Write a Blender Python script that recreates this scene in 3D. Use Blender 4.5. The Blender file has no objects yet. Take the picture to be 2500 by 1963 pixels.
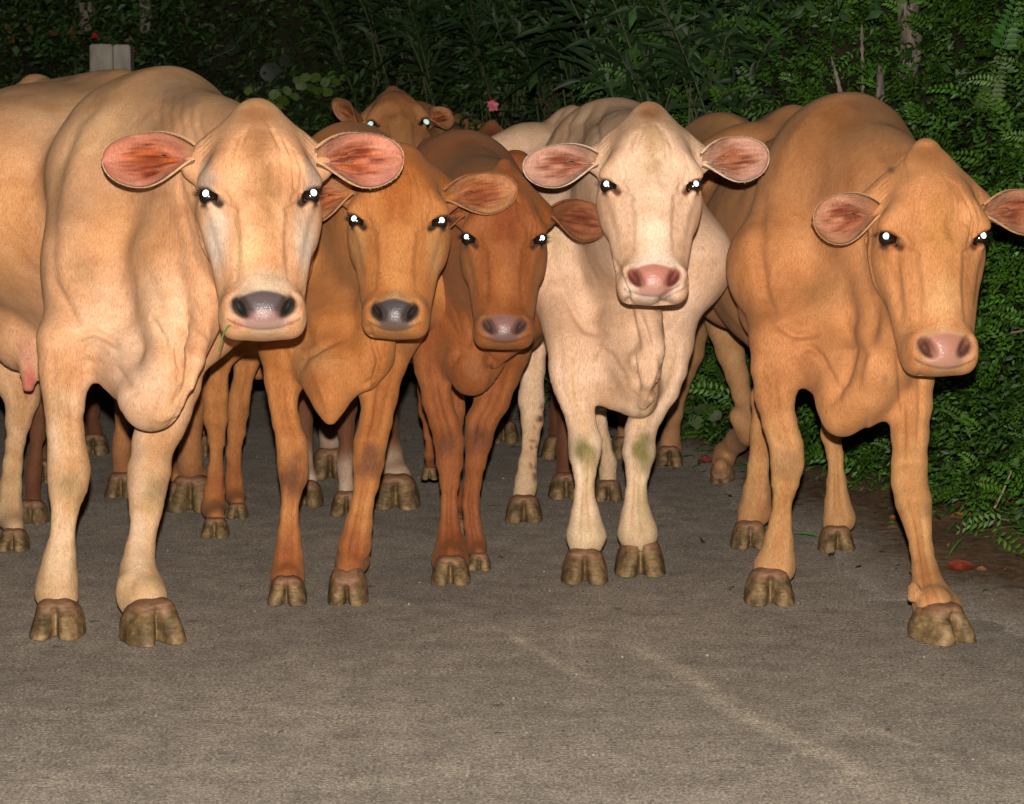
import bpy, math, random, time, os
import numpy as np
T0 = time.time()
rng = np.random.default_rng(7)
random.seed(7)
scene = bpy.context.scene
COL = scene.collection

# ------------------------------------------------------------------ camera, world, light, exposure
W0, H0, FPX, CAMH, YH = 2500.0, 1963.0, 6277.0, 1.30, 200.0
PITCH = math.atan((H0 / 2 - YH) / FPX)
cam_d = bpy.data.cameras.new('camera')
cam = bpy.data.objects.new('camera', cam_d)
COL.objects.link(cam)
cam.location = (0, 0, CAMH)
cam.rotation_euler = (math.pi / 2 - PITCH, 0, 0)
cam_d.sensor_width = 36.0
cam_d.lens = FPX / W0 * 36.0
cam_d.clip_start = 0.1
cam_d.clip_end = 500
cam_d.dof.use_dof = True
cam_d.dof.focus_distance = 6.1
cam_d.dof.aperture_fstop = 13.0
scene.camera = cam

world = bpy.data.worlds.new('World')
scene.world = world
world.use_nodes = True
wn = world.node_tree
bg = wn.nodes['Background']
sky = wn.nodes.new('ShaderNodeTexSky')
sky.sky_type = 'NISHITA'
sky.sun_disc = False
sky.sun_elevation = math.radians(-3.0)
sky.sun_rotation = math.radians(200)
wn.links.new(sky.outputs[0], bg.inputs['Color'])
bg.inputs['Strength'].default_value = 0.05

sun_d = bpy.data.lights.new('dusk_sun', 'SUN')
sun_d.energy = 0.03
sun_d.angle = math.radians(15)
sun_d.color = (1.0, 0.85, 0.7)
sun = bpy.data.objects.new('dusk_sun', sun_d)
COL.objects.link(sun)
sun.rotation_euler = (math.radians(60), 0, math.radians(20))

# the camera's own flash, which lit the photograph: a small lamp just above the lens
fl_d = bpy.data.lights.new('camera_flash', 'POINT')
fl_d.energy = 2500
fl_d.shadow_soft_size = 0.022
fl_d.color = (1.0, 0.91, 0.83)
flash = bpy.data.objects.new('camera_flash', fl_d)
COL.objects.link(flash)
flash.location = (0.0, -0.03, CAMH + 0.17)

vs = scene.view_settings
vs.view_transform = 'Standard'
vs.look = 'None'
vs.exposure = 0.0
vs.gamma = 1.0
vs.use_curve_mapping = False
try:
    scene.cycles.max_bounces = 5
    scene.cycles.diffuse_bounces = 2
    scene.cycles.use_denoising = True
except Exception:
    pass

# ------------------------------------------------------------------ picture <-> place
CO = np.array([0, 0, CAMH])
FW = np.array([0, math.cos(PITCH), -math.sin(PITCH)])
UP = np.array([0, math.sin(PITCH), math.cos(PITCH)])
RT = np.array([1.0, 0, 0])
def ray(px, py):
    return FW + RT * ((px - W0 / 2) / FPX) - UP * ((py - H0 / 2) / FPX)
def P(px, py, D):
    d = ray(px, py)
    return CO + d * (D / d[1])
def ground(px, py, z=0.0):
    d = ray(px, py)
    return CO + d * ((z - CAMH) / d[2])
def gD(py):
    return ground(1250, py)[1]
def RP(rpx, D):
    return rpx * D / FPX
def project(V):
    q = V - CO
    zc = q @ FW
    return W0 / 2 + FPX * (q @ RT) / zc, H0 / 2 - FPX * (q @ UP) / zc
def unit(v):
    v = np.asarray(v, float)
    return v / np.linalg.norm(v)
def rotm(ax, deg):
    a = math.radians(deg); c, s = math.cos(a), math.sin(a)
    return {'x': np.array([[1, 0, 0], [0, c, -s], [0, s, c]]),
            'y': np.array([[c, 0, s], [0, 1, 0], [-s, 0, c]]),
            'z': np.array([[c, -s, 0], [s, c, 0], [0, 0, 1]])}[ax]

# ------------------------------------------------------------------ soft solid modelling (distance field -> one continuous mesh)
class Solid:
    def __init__(s):
        s.pr = []; s.fine = []
    def cone(s, a, b, ra, rb, k=0.03, sq=None, neg=False):
        a = np.asarray(a, float); b = np.asarray(b, float)
        m = max(ra, rb) * (1.0 if sq is None else max(1.0, sq[1]))
        lo = np.minimum(a, b) - m; hi = np.maximum(a, b) + m
        s.pr.append(('c', a, b, ra, rb, k, sq, neg, lo, hi))
    def ell(s, c, r, R=None, k=0.03, neg=False):
        c = np.asarray(c, float); r = np.asarray(r, float)
        R = np.eye(3) if R is None else np.asarray(R, float)
        e = np.sqrt(((R * r) ** 2).sum(1))
        s.pr.append(('e', c, r, R, 0, k, None, neg, c - e, c + e))
    def ball(s, c, r, k=0.03, neg=False):
        s.ell(c, (r, r, r), None, k, neg)
    def chain(s, pts, k=0.02, sq=None):
        for (p, r), (q, t) in zip(pts[:-1], pts[1:]):
            s.cone(p, q, r, t, k, sq)
    @staticmethod
    def axis(lo, hi, segs, coarse):
        # segs: (lo, hi, step); build a non-uniform axis
        x = lo; out = [lo]
        while x < hi:
            st = coarse
            for a, b, f in segs:
                if a - f <= x < b:
                    st = min(st, f)
                elif x < a:
                    st = min(st, max(f, (a - x) * 0.35 + f))
                elif x >= b:
                    st = min(st, max(f, (x - b) * 0.35 + f))
            x += st; out.append(x)
        return np.array(out, np.float32)
    def mesh(s, coarse=0.009, ycoarse=0.013, zclip=None):
        pos = [p for p in s.pr if not p[7]]
        lo = np.min([p[8] for p in pos], 0) - 0.03
        hi = np.max([p[9] for p in pos], 0) + 0.03
        ax = []
        for d in range(3):
            segs = [(f[0][d], f[1][d], f[2]) for f in s.fine]
            ax.append(s.axis(lo[d], hi[d], segs, ycoarse if d == 1 else coarse))
        xs, ys, zs = ax
        F = np.full((len(xs), len(ys), len(zs)), 0.2, np.float32)
        for t, a, b, c3, c4, k, sq, neg, l, h in s.pr:
            pad = k + 0.03
            i0, i1 = np.searchsorted(xs, (l[0] - pad, h[0] + pad)); j0, j1 = np.searchsorted(ys, (l[1] - pad, h[1] + pad)); k0, k1 = np.searchsorted(zs, (l[2] - pad, h[2] + pad))
            if i0 >= i1 or j0 >= j1 or k0 >= k1: continue
            X = xs[i0:i1, None, None]; Y = ys[None, j0:j1, None]; Z = zs[None, None, k0:k1]
            if t == 'c':
                qx = X - np.float32(a[0]); qy = Y - np.float32(a[1]); qz = Z - np.float32(a[2])
                ba = (b - a).astype(float); sc = 1.0
                if sq is not None:
                    n = unit(sq[0]); g = 1.0 / sq[1] - 1.0
                    dn = (qx * n[0] + qy * n[1] + qz * n[2]) * g
                    qx = qx + dn * n[0]; qy = qy + dn * n[1]; qz = qz + dn * n[2]
                    ba = ba + (ba @ n) * g * n
                    sc = min(1.0, sq[1])
                L = max(float(ba @ ba), 1e-9)
                tt = np.clip((qx * np.float32(ba[0]) + qy * np.float32(ba[1]) + qz * np.float32(ba[2])) / np.float32(L), 0, 1)
                dd = np.sqrt((qx - tt * np.float32(ba[0])) ** 2 + (qy - tt * np.float32(ba[1])) ** 2 + (qz - tt * np.float32(ba[2])) ** 2) - (np.float32(c3) + tt * np.float32(c4 - c3))
                dd = dd * np.float32(sc)
            else:
                r, R = b, c3
                qx = X - np.float32(a[0]); qy = Y - np.float32(a[1]); qz = Z - np.float32(a[2])
                k0s = 0; k1s = 0
                for m in range(3):
                    u = (qx * np.float32(R[0, m]) + qy * np.float32(R[1, m]) + qz * np.float32(R[2, m])) / np.float32(r[m])
                    k0s = k0s + u * u; k1s = k1s + (u / np.float32(r[m])) ** 2
                q0 = np.sqrt(k0s)
                dd = q0 * (q0 - 1) / np.sqrt(k1s + 1e-9)
                dd = np.maximum(dd, np.float32(-min(r)))
            S = F[i0:i1, j0:j1, k0:k1]
            kk = np.float32(k)
            if not neg:
                hh = np.maximum(kk - np.abs(S - dd), 0)
                F[i0:i1, j0:j1, k0:k1] = np.minimum(S, dd) - hh * hh / (4 * kk)
            else:
                hh = np.maximum(kk - np.abs(S + dd), 0)
                F[i0:i1, j0:j1, k0:k1] = np.maximum(S, -dd) + hh * hh / (4 * kk)
        F[0] = 0.2; F[-1] = 0.2; F[:, 0] = 0.2; F[:, -1] = 0.2; F[:, :, 0] = 0.2; F[:, :, -1] = 0.2
        return surface_nets(F, xs, ys, zs)

def surface_nets(F, xs, ys, zs):
    s = (F < 0).view(np.uint8)
    c = s[:-1, :-1, :-1] + s[1:, :-1, :-1]
    c += s[:-1, 1:, :-1]; c += s[1:, 1:, :-1]; c += s[:-1, :-1, 1:]; c += s[1:, :-1, 1:]; c += s[:-1, 1:, 1:]; c += s[1:, 1:, 1:]
    act = (c > 0) & (c < 8)
    I, J, K = np.nonzero(act)
    ids = np.full(act.shape, -1, np.int32)
    ids[I, J, K] = np.arange(len(I))
    cv = {}
    for a in (0, 1):
        for b in (0, 1):
            for d in (0, 1):
                cv[(a, b, d)] = F[I + a, J + b, K + d]
    acc = np.zeros((len(I), 3), np.float32); cnt = np.zeros(len(I), np.float32)
    for ca in cv:
        for m in range(3):
            if ca[m] == 0:
                cb = list(ca); cb[m] = 1; cb = tuple(cb)
                va, vb = cv[ca], cv[cb]
                x = (va < 0) != (vb < 0)
                t = np.where(x, va / np.where(x, va - vb, 1), 0)
                for n in range(3):
                    acc[:, n] += np.where(x, (t if n == m else ca[n]), 0)
                cnt += x
    acc /= cnt[:, None]
    V = np.stack([xs[I] + acc[:, 0] * (xs[I + 1] - xs[I]), ys[J] + acc[:, 1] * (ys[J + 1] - ys[J]), zs[K] + acc[:, 2] * (zs[K + 1] - zs[K])], 1)
    Q = []
    # edges along x, y, z
    for m in range(3):
        sl0 = [slice(1, -1)] * 3; sl1 = [slice(1, -1)] * 3
        sl0[m] = slice(0, -1); sl1[m] = slice(1, None)
        A = s[tuple(sl0)]; B = s[tuple(sl1)]
        i, j, k = np.nonzero(A != B)
        g = np.stack([i, j, k], 1)
        for n in range(3):
            if n != m: g[:, n] += 1
        av = s[g[:, 0], g[:, 1], g[:, 2]]
        u, v = (m + 1) % 3, (m + 2) % 3
        def cid(du, dv):
            h = g.copy(); h[:, u] += du; h[:, v] += dv
            return ids[h[:, 0], h[:, 1], h[:, 2]]
        q = np.stack([cid(-1, -1), cid(0, -1), cid(0, 0), cid(-1, 0)], 1)
        q[av == 0] = q[av == 0][:, ::-1]
        Q.append(q)
    Q = np.concatenate(Q)
    Q = Q[(Q >= 0).all(1)]
    return V.astype(np.float64), Q

def smooth_verts(V, Q, it=1, lam=0.5):
    n = len(V)
    for _ in range(it):
        a = np.concatenate([Q[:, 0], Q[:, 1], Q[:, 2], Q[:, 3]]); b = np.concatenate([Q[:, 1], Q[:, 2], Q[:, 3], Q[:, 0]])
        cnt = np.bincount(a, minlength=n) + np.bincount(b, minlength=n)
        S = np.stack([np.bincount(a, V[b, d], n) + np.bincount(b, V[a, d], n) for d in range(3)], 1)
        V = V + lam * (S / np.maximum(cnt, 1)[:, None] - V)
    return V
def vnormals(V, Q):
    a = V[Q[:, 2]] - V[Q[:, 0]]; b = V[Q[:, 3]] - V[Q[:, 1]]
    N = np.cross(a, b)
    S = np.zeros_like(V)
    for d in range(3):
        for c in range(4):
            S[:, d] += np.bincount(Q[:, c], N[:, d], len(V))
    return S / (np.linalg.norm(S, axis=1)[:, None] + 1e-12)

def sstep(x):
    x = np.clip(x, 0, 1); return x * x * (3 - 2 * x)

# value noise for modelling relief (smooth, 3D)
_G = rng.random((32, 32, 32)).astype(np.float32)
def vnoise(V, sc):
    q = V / sc; i = np.floor(q).astype(int); f = q - i; f = f * f * (3 - 2 * f)
    r = 0
    for a in (0, 1):
        for b in (0, 1):
            for c in (0, 1):
                w = (f[:, 0] if a else 1 - f[:, 0]) * (f[:, 1] if b else 1 - f[:, 1]) * (f[:, 2] if c else 1 - f[:, 2])
                r = r + w * _G[(i[:, 0] + a) % 32, (i[:, 1] + b) % 32, (i[:, 2] + c) % 32]
    return r - 0.5

def make_mesh(name, V, faces, mat=None, col=None, wet=None, smooth=True):
    """faces: int array (n,3|4)"""
    me = bpy.data.meshes.new(name)
    V = np.ascontiguousarray(V, np.float32); faces = np.ascontiguousarray(faces, np.int32)
    n, k = faces.shape
    me.vertices.add(len(V)); me.vertices.foreach_set('co', V.ravel())
    me.loops.add(n * k); me.loops.foreach_set('vertex_index', faces.ravel())
    me.polygons.add(n); me.polygons.foreach_set('loop_start', np.arange(0, n * k, k, dtype=np.int32))
    me.update(calc_edges=True)
    if smooth:
        me.polygons.foreach_set('use_smooth', np.ones(n, bool))
    if col is not None:
        at = me.color_attributes.new('coat', 'FLOAT_COLOR', 'POINT')
        c4 = np.ones((len(V), 4), np.float32); c4[:, :3] = col
        at.data.foreach_set('color', c4.ravel())
    if wet is not None:
        at = me.attributes.new('wet', 'FLOAT', 'POINT')
        at.data.foreach_set('value', np.asarray(wet, np.float32))
    if mat is not None:
        me.materials.append(mat)
    return me
def link(name, me, parent=None, loc=None):
    o = bpy.data.objects.new(name, me)
    COL.objects.link(o)
    if parent is not None:
        o.parent = parent
        o.matrix_parent_inverse = parent.matrix_basis.inverted()
    if loc is not None:
        o.location = loc
    return o
def tag(o, label=None, cat=None, group=None, kind=None):
    if label: o['label'] = label
    if cat: o['category'] = cat
    if group: o['group'] = group
    if kind: o['kind'] = kind
    return o
def empty(name, loc):
    o = bpy.data.objects.new(name, None)
    COL.objects.link(o); o.location = loc
    o.empty_display_size = 0.1
    return o

# ------------------------------------------------------------------ node helper
class Mat:
    def __init__(s, name, rough=0.8, spec=0.3):
        s.m = bpy.data.materials.new(name); s.m.use_nodes = True
        s.t = s.m.node_tree; s.b = s.t.nodes['Principled BSDF']
        s.b.inputs['Roughness'].default_value = rough
        s.b.inputs['Specular IOR Level'].default_value = spec
    def n(s, typ, **kw):
        nd = s.t.nodes.new('ShaderNode' + typ)
        for k, v in kw.items():
            if k.startswith('i_'):
                key = k[2:]
                key = int(key) if key.isdigit() else key.replace('_', ' ')
                nd.inputs[key].default_value = v
            else:
                setattr(nd, k, v)
        return nd
    def l(s, a, b):
        s.t.links.new(a, b)
    def noise(s, vec, scale, detail=4, rough=0.6, dist=0.0):
        nd = s.n('TexNoise', i_Scale=scale, i_Detail=detail, i_Roughness=rough, i_Distortion=dist)
        if vec is not None: s.l(vec, nd.inputs['Vector'])
        return nd.outputs['Fac']
    def ramp(s, fac, stops):
        r = s.n('ValToRGB')
        e = r.color_ramp.elements
        while len(e) < len(stops): e.new(0.5)
        for el, (p, c) in zip(e, stops):
            el.position = p; el.color = (c[0], c[1], c[2], 1) if not isinstance(c, (int, float)) else (c, c, c, 1)
        s.l(fac, r.inputs[0]); return r.outputs[0]
    def mix(s, fac, a, b, mode='MIX'):
        m = s.n('Mix', data_type='RGBA', blend_type=mode)
        for sock, v in ((m.inputs[0], fac), (m.inputs[6], a), (m.inputs[7], b)):
            if isinstance(v, (int, float)): sock.default_value = v
            elif isinstance(v, tuple): sock.default_value = (*v, 1)
            else: s.l(v, sock)
        return m.outputs[2]
    def math(s, op, a, b=0.0, clamp=False):
        m = s.n('Math', operation=op, use_clamp=clamp)
        for sock, v in ((m.inputs[0], a), (m.inputs[1], b)):
            if isinstance(v, (int, float)): sock.default_value = v
            else: s.l(v, sock)
        return m.outputs[0]
    def bump(s, h, strength=0.3, dist=0.01, prev=None):
        b = s.n('Bump', i_Strength=strength, i_Distance=dist)
        s.l(h, b.inputs['Height'])
        if prev is not None: s.l(prev, b.inputs['Normal'])
        return b.outputs['Normal']

# ------------------------------------------------------------------ materials
def coat_material():
    M = Mat('cow_coat', 0.62, 0.22)
    at = M.n('Attribute', attribute_name='coat').outputs['Color']
    wet = M.n('Attribute', attribute_name='wet').outputs['Fac']
    geo = M.n('TexCoord').outputs['Object']
    mp = M.n('Mapping'); M.l(geo, mp.inputs[0]); mp.inputs['Scale'].default_value = (1, 1, 0.16)
    hair = M.noise(mp.outputs[0], 420, 4, 0.7, 0.8)
    mott = M.noise(geo, 5.5, 5, 0.55, 0.6)
    mid = M.noise(geo, 38, 4, 0.65)
    v = M.ramp(mott, [(0.30, (0.76, 0.68, 0.60)), (0.5, (1, 1, 1)), (0.70, (1.13, 1.19, 1.28))])
    v2 = M.ramp(mid, [(0.25, (0.92, 0.90, 0.88)), (0.75, (1.05, 1.06, 1.07))])
    v3 = M.ramp(hair, [(0.28, (0.58, 0.53, 0.48)), (0.5, (1, 1, 1)), (0.72, (1.28, 1.31, 1.35))])
    dry = M.mix(1.0, M.mix(1.0, M.mix(1.0, at, v, 'MULTIPLY'), v2, 'MULTIPLY'), v3, 'MULTIPLY')
    vd = M.n('TexVoronoi', i_Scale=21.0); M.l(geo, vd.inputs['Vector'])
    dots = M.math('MULTIPLY', M.math('LESS_THAN', vd.outputs['Distance'], .055), M.math('GREATER_THAN', vd.outputs['Color'], .72))
    dry = M.mix(M.math('MULTIPLY', dots, .65), dry, M.mix(1.0, dry, (.35, .25, .2), 'MULTIPLY'))
    M.l(M.mix(wet, dry, at), M.b.inputs['Base Color'])
    M.l(M.math('SUBTRACT', 0.64, M.math('MULTIPLY', wet, 0.26)), M.b.inputs['Roughness'])
    M.l(M.math('ADD', 0.14, M.math('MULTIPLY', wet, 0.28)), M.b.inputs['Specular IOR Level'])
    try:
        M.b.inputs['Sheen Weight'].default_value = 0.10
        M.b.inputs['Sheen Tint'].default_value = (1.0, .72, .45, 1)
        M.b.inputs['Diffuse Roughness'].default_value = 0.0
        M.b.inputs['Sheen Roughness'].default_value = 0.45
        M.b.inputs['Subsurface Weight'].default_value = 0.0
    except Exception: pass
    peb = M.n('TexVoronoi', i_Scale=230.0); M.l(geo, peb.inputs['Vector'])
    h1 = M.math('MULTIPLY', hair, M.math('SUBTRACT', 1.0, wet))
    h2 = M.math('MULTIPLY', peb.outputs['Distance'], M.math('MULTIPLY', wet, 0.30))
    nb = M.bump(M.math('ADD', h1, h2), 0.35, 0.004)
    nb = M.bump(mid, 0.30, 0.006, nb)
    M.l(nb, M.b.inputs['Normal'])
    return M.m
COAT = coat_material()

def hoof_material():
    M = Mat('hoof_horn', 0.6, 0.3)
    geo = M.n('TexCoord').outputs['Object']
    oi = M.n('ObjectInfo').outputs['Random']
    vec = M.n('VectorMath', operation='ADD'); M.l(geo, vec.inputs[0]); M.l(oi, vec.inputs[1])
    mp = M.n('Mapping'); M.l(vec.outputs[0], mp.inputs[0]); mp.inputs['Scale'].default_value = (1, 1, 4)
    r = M.noise(mp.outputs[0], 30, 4, 0.6)
    bl = M.noise(vec.outputs[0], 22, 5, 0.7)
    c = M.ramp(bl, [(0.3, (0.055, 0.040, 0.018)), (0.46, (0.14, 0.092, 0.042)), (0.58, (0.25, 0.165, 0.078)), (0.72, (0.36, 0.25, 0.13))])
    c = M.mix(0.5, c, M.ramp(r, [(0.3, (0.45, 0.42, 0.35)), (0.7, (1.15, 1.1, 1.0))]), 'MULTIPLY')
    sz = M.n('SeparateXYZ'); M.l(geo, sz.inputs[0])
    zt = M.math('MULTIPLY', M.math('SUBTRACT', M.math('ADD', sz.outputs[2], M.math('MULTIPLY', M.math('SUBTRACT', bl, .5), .035)), .058), 55.0, True)
    c = M.mix(zt, c, M.ramp(r, [(.3, (.13, .065, .032)), (.7, (.27, .145, .078))]))
    M.l(c, M.b.inputs['Base Color'])
    M.l(M.bump(r, 0.5, 0.004, M.bump(bl, 0.4, 0.006)), M.b.inputs['Normal'])
    return M.m
HOOF = hoof_material()

def plain(name, col, rough=0.5, spec=0.5):
    M = Mat(name, rough, spec); M.b.inputs['Base Color'].default_value = (*col, 1)
    return M.m
EYE = plain('eye_wet_dark', (0.012, 0.007, 0.005), 0.12, 0.6)
LASH = plain('eyelash_hair', (0.02, 0.012, 0.008), 0.6, 0.3)
def eyeshine():
    # the reflecting layer behind a cow's pupil throws light straight back the way it came
    m = bpy.data.materials.new('eyeshine_retroreflector'); m.use_nodes = True
    t = m.node_tree; t.nodes.clear()
    out = t.nodes.new('ShaderNodeOutputMaterial'); g = t.nodes.new('ShaderNodeBsdfAnisotropic')
    g.inputs['Color'].default_value = (0.11, 0.175, 0.17, 1); g.inputs['Roughness'].default_value = 0.40
    geo = t.nodes.new('ShaderNodeNewGeometry')
    t.links.new(geo.outputs['Incoming'], g.inputs['Normal']); t.links.new(g.outputs[0], out.inputs[0])
    return m
SHINE = eyeshine()
# ------------------------------------------------------------------ one hoof mesh (two claws), shared by all
def hoof_mesh():
    S = Solid()
    for sd in (-1, 1):
        R = rotm('y', -sd * 9) @ rotm('x', -22)
        S.ell((sd * 0.0335, -0.012, -0.002), (0.0345, 0.068, 0.094), R, 0.008)
        S.ell((sd * 0.031, 0.035, 0.018), (0.029, 0.045, 0.055), None, 0.02)
    S.ell((0, 0.004, 0.070), (0.046, 0.050, 0.018), rotm('x', -14), 0.02)
    S.ell((0, -0.062, 0.018), (0.0030, 0.030, 0.052), rotm('x', -16), 0.010, True)
    S.ell((0, -0.070, 0.0), (0.010, 0.030, 0.040), None, 0.012, True)
    S.ell((0, -0.03, -0.06), (0.3, 0.3, 0.061), None, 0.004, True)
    S.fine = [((-.1, -.12, 0), (.1, .1, .13), 0.0032)]
    V, Q = S.mesh(0.006, 0.006)
    V = smooth_verts(V, Q, 1)
    V[:, 2] = np.maximum(V[:, 2], 0.0)
    # growth rings
    N = vnormals(V, Q)
    V += N * (0.0004 * np.sin(V[:, 2] * 2 * math.pi / 0.011 + 6 * vnoise(V, .05)) * sstep((0.085 - V[:, 2]) / 0.02))[:, None]
    V += N * (0.003 * vnoise(V, 0.02))[:, None]
    return make_mesh('hoof', V, Q, HOOF)
HOOFMESH = hoof_mesh()

def sphere_mesh(name, r, mat, n=20, m=12, sq=(1, 1, 1)):
    V = [(0, 0, r)]; F = []
    for i in range(1, m):
        a = math.pi * i / m
        for j in range(n):
            b = 2 * math.pi * j / n
            V.append((r * math.sin(a) * math.cos(b), r * math.sin(a) * math.sin(b), r * math.cos(a)))
    V.append((0, 0, -r))
    for j in range(n):
        F.append((0, 1 + j, 1 + (j + 1) % n, 1 + (j + 1) % n))
        F.append((len(V) - 1, 1 + (m - 2) * n + (j + 1) % n, 1 + (m - 2) * n + j, 1 + (m - 2) * n + j))
    me = bpy.data.meshes.new(name)
    faces = [f[:3] for f in F]
    for i in range(m - 2):
        for j in range(n):
            a = 1 + i * n + j; b = 1 + i * n + (j + 1) % n
            faces.append((a, a + n, b + n, b))
    me.from_pydata([tuple(np.array(v) * sq) for v in V], [], faces)
    for p in me.polygons: p.use_smooth = True
    me.materials.append(mat)
    return me
EYEMESH = sphere_mesh('eye', 1.0, EYE, 24, 16)
PUPMESH = sphere_mesh('pupil', 1.0, SHINE, 20, 12)

# ------------------------------------------------------------------ head frame
class Head:
    """x = picture right, y = out of the face, z = up along the face; origin between the eyes on the face"""
    def __init__(s, px, py, D, sc, yaw=0, pitch=18, roll=0):
        # yaw>0 looks to picture right, pitch>0 nose pokes forward, roll>0 poll leans to picture right
        B = np.array([[1, 0, 0], [0, -1, 0], [0, 0, 1]], float).T   # columns: x,y,z axes in the world (left handed copy of the face)
        B = np.stack([[1, 0, 0], [0, -1, 0], [0, 0, 1]], 1).astype(float)
        R = rotm('z', yaw) @ rotm('x', -pitch) @ rotm('y', roll)
        s.R = R @ B; s.o = P(px, py, D); s.s = sc; s.D = D
    def w(s, p):
        return s.o + s.R @ (np.asarray(p, float) * s.s)
    def Rot(s, M=None):
        return s.R @ (np.eye(3) if M is None else M)
    def loc(s, V):
        return (V - s.o) @ s.R / s.s

def head_solid(S, H, h):
    """h: dict of shape tweaks"""
    sc = H.s
    wd = h.get('wide', 1.0); mz = h.get('muzzle', 1.0); L = h.get('len', 1.0); pk = h.get('poll', 0.035)
    z = lambda v: v if v > 0 else (v * L if v > -.2 else v + .2 - .2 * L)
    def C(a, b, ra, rb, k=0.03, sq=None, neg=False):
        S.cone(H.w((a[0] * wd, a[1], z(a[2]))), H.w((b[0] * wd, b[1], z(b[2]))), ra * sc, rb * sc, k * sc, None if sq is None else (H.R @ np.array(sq[0], float), sq[1]), neg)
    def E(c, r, M=None, k=0.03, neg=False):
        S.ell(H.w((c[0] * wd, c[1], z(c[2]))), np.array(r) * sc, H.Rot(M), k * sc, neg)
    E((0, -.115, .050), (.116 * wd, .100, .112), None, .03)
    E((0, -.070, .088), (.084 * wd, .056, .082 - .15 * max(0, pk - .03)), None, .04)       # forehead dome
    C((0, -.105, .13), (0, -.108, .162 + pk * .95), .058, .048 - .34 * pk, .04, ((1, 0, 0), 1.12))          # poll
    E((0, -.060, .03), (.100 * wd, .050, .090), None, .04)
    for sd in (-1, 1):
        C((sd * .026, -.115, .140 + pk * .45), (sd * .118, -.140, .098), .038, .034, .045)   # slope from poll to ear
        C((sd * .085, -.15, .100), (sd * .138, -.150, .084), .048, .026, .04)  # ear base
        E((sd * .101, -.072, .012), (.026, .036, .034), None, .03)        # brow / orbit
        C((sd * .080, -.040, .052), (sd * .112, -.060, .026), .020, .017, .03)
        C((sd * .082, -.115, -.05), (sd * .050, -.100, -.23), .044, .034, .05)
        C((sd * .062, -.20, .02), (sd * .030, -.150, -.25), .055, .036, .06)
        C((sd * .088, -.150, -.02), (sd * .080, -.155, -.07), .040, .038, .05)
        C((sd * .090, -.070, -.035), (sd * .062, -.055, -.135), .015, .011, .025)   # facial crest
    C((0, -.066, -.01), (0, -.053, -.225), .062, .045, .035, ((1, 0, 0), 1.18))
    C((0, -.10, -.04), (0, -.095, -.24), .085, .074, .04)
    # muzzle
    E((0, -.066, -.264), (.086 * mz, .060, .056), None, .04)
    for sd in (-1, 1):
        E((sd * .052 * mz, -.046, -.262), (.038, .040, .046), None, .02)
        E((sd * .062 * mz, -.078, -.280), (.028, .045, .036), None, .03)
    E((0, -.030, -.266), (.060 * mz, .034, .044), None, .02)       # nose pad
    E((0, -.046, -.288), (.056 * mz, .036, .022), None, .02)       # upper lip
    for sd in (-1, 1):
        E((sd * .055 * mz, -.066, -.287), (.030, .040, .024), rotm('y', sd * 12), .02)
    E((0, -.090, -.286), (.068 * mz, .060, .028), None, .02)       # chin, tucked under the lip
    E((0, -.05, -.4320), (.34, .34, .100), rotm('x', -10), .022, True)      # flat underside of the muzzle
    for sd in (-1, 1):
        # nostrils: comma shaped, sloping in towards the lip
        M = rotm('y', sd * 34) @ rotm('x', -10)
        E((sd * .0555 * mz, -.002, -.261), (.0150, .034, .0290), M, .012, True)
        E((sd * .040 * mz, .008, -.281), (.009, .018, .009), None, .008, True)
        C((sd * .076 * mz, -.026, -.280), (sd * .078 * mz, -.034, -.248), .010, .008, .016)
        # eye socket
        M = rotm('z', -sd * 48)
        E((sd * .1175, -.066, -.008), (.031, .024, .0225), M, .012, True)
        E((sd * .097, -.040, -.016), (.014, .012, .008), rotm('y', sd * -40), .008, True)
        # upper lid and lower lid
        C((sd * .122, -.092, .013), (sd * .112, -.050, .0175), .0085, .0085, .008)
        C((sd * .112, -.050, .0175), (sd * .093, -.034, -.004), .0085, .0065, .008)
        C((sd * .119, -.088, -.020), (sd * .108, -.052, -.026), .0065, .0065, .008)
        C((sd * .108, -.052, -.026), (sd * .092, -.034, -.020), .0065, .006, .008)
        # hollow below the brow, in front of the eye
        E((sd * .090, -.008, -.085), (.020, .020, .085), rotm('y', sd * 10), .035, True)
        E((sd * .040, .004, .020), (.018, .012, .030), rotm('y', sd * 20), .03, True)
    S.fine.append((H.o - np.array([.22, .20, .40]) * sc, H.o + np.array([.22, .30, .25]) * sc, h.get('res', 0.0042)))

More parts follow.
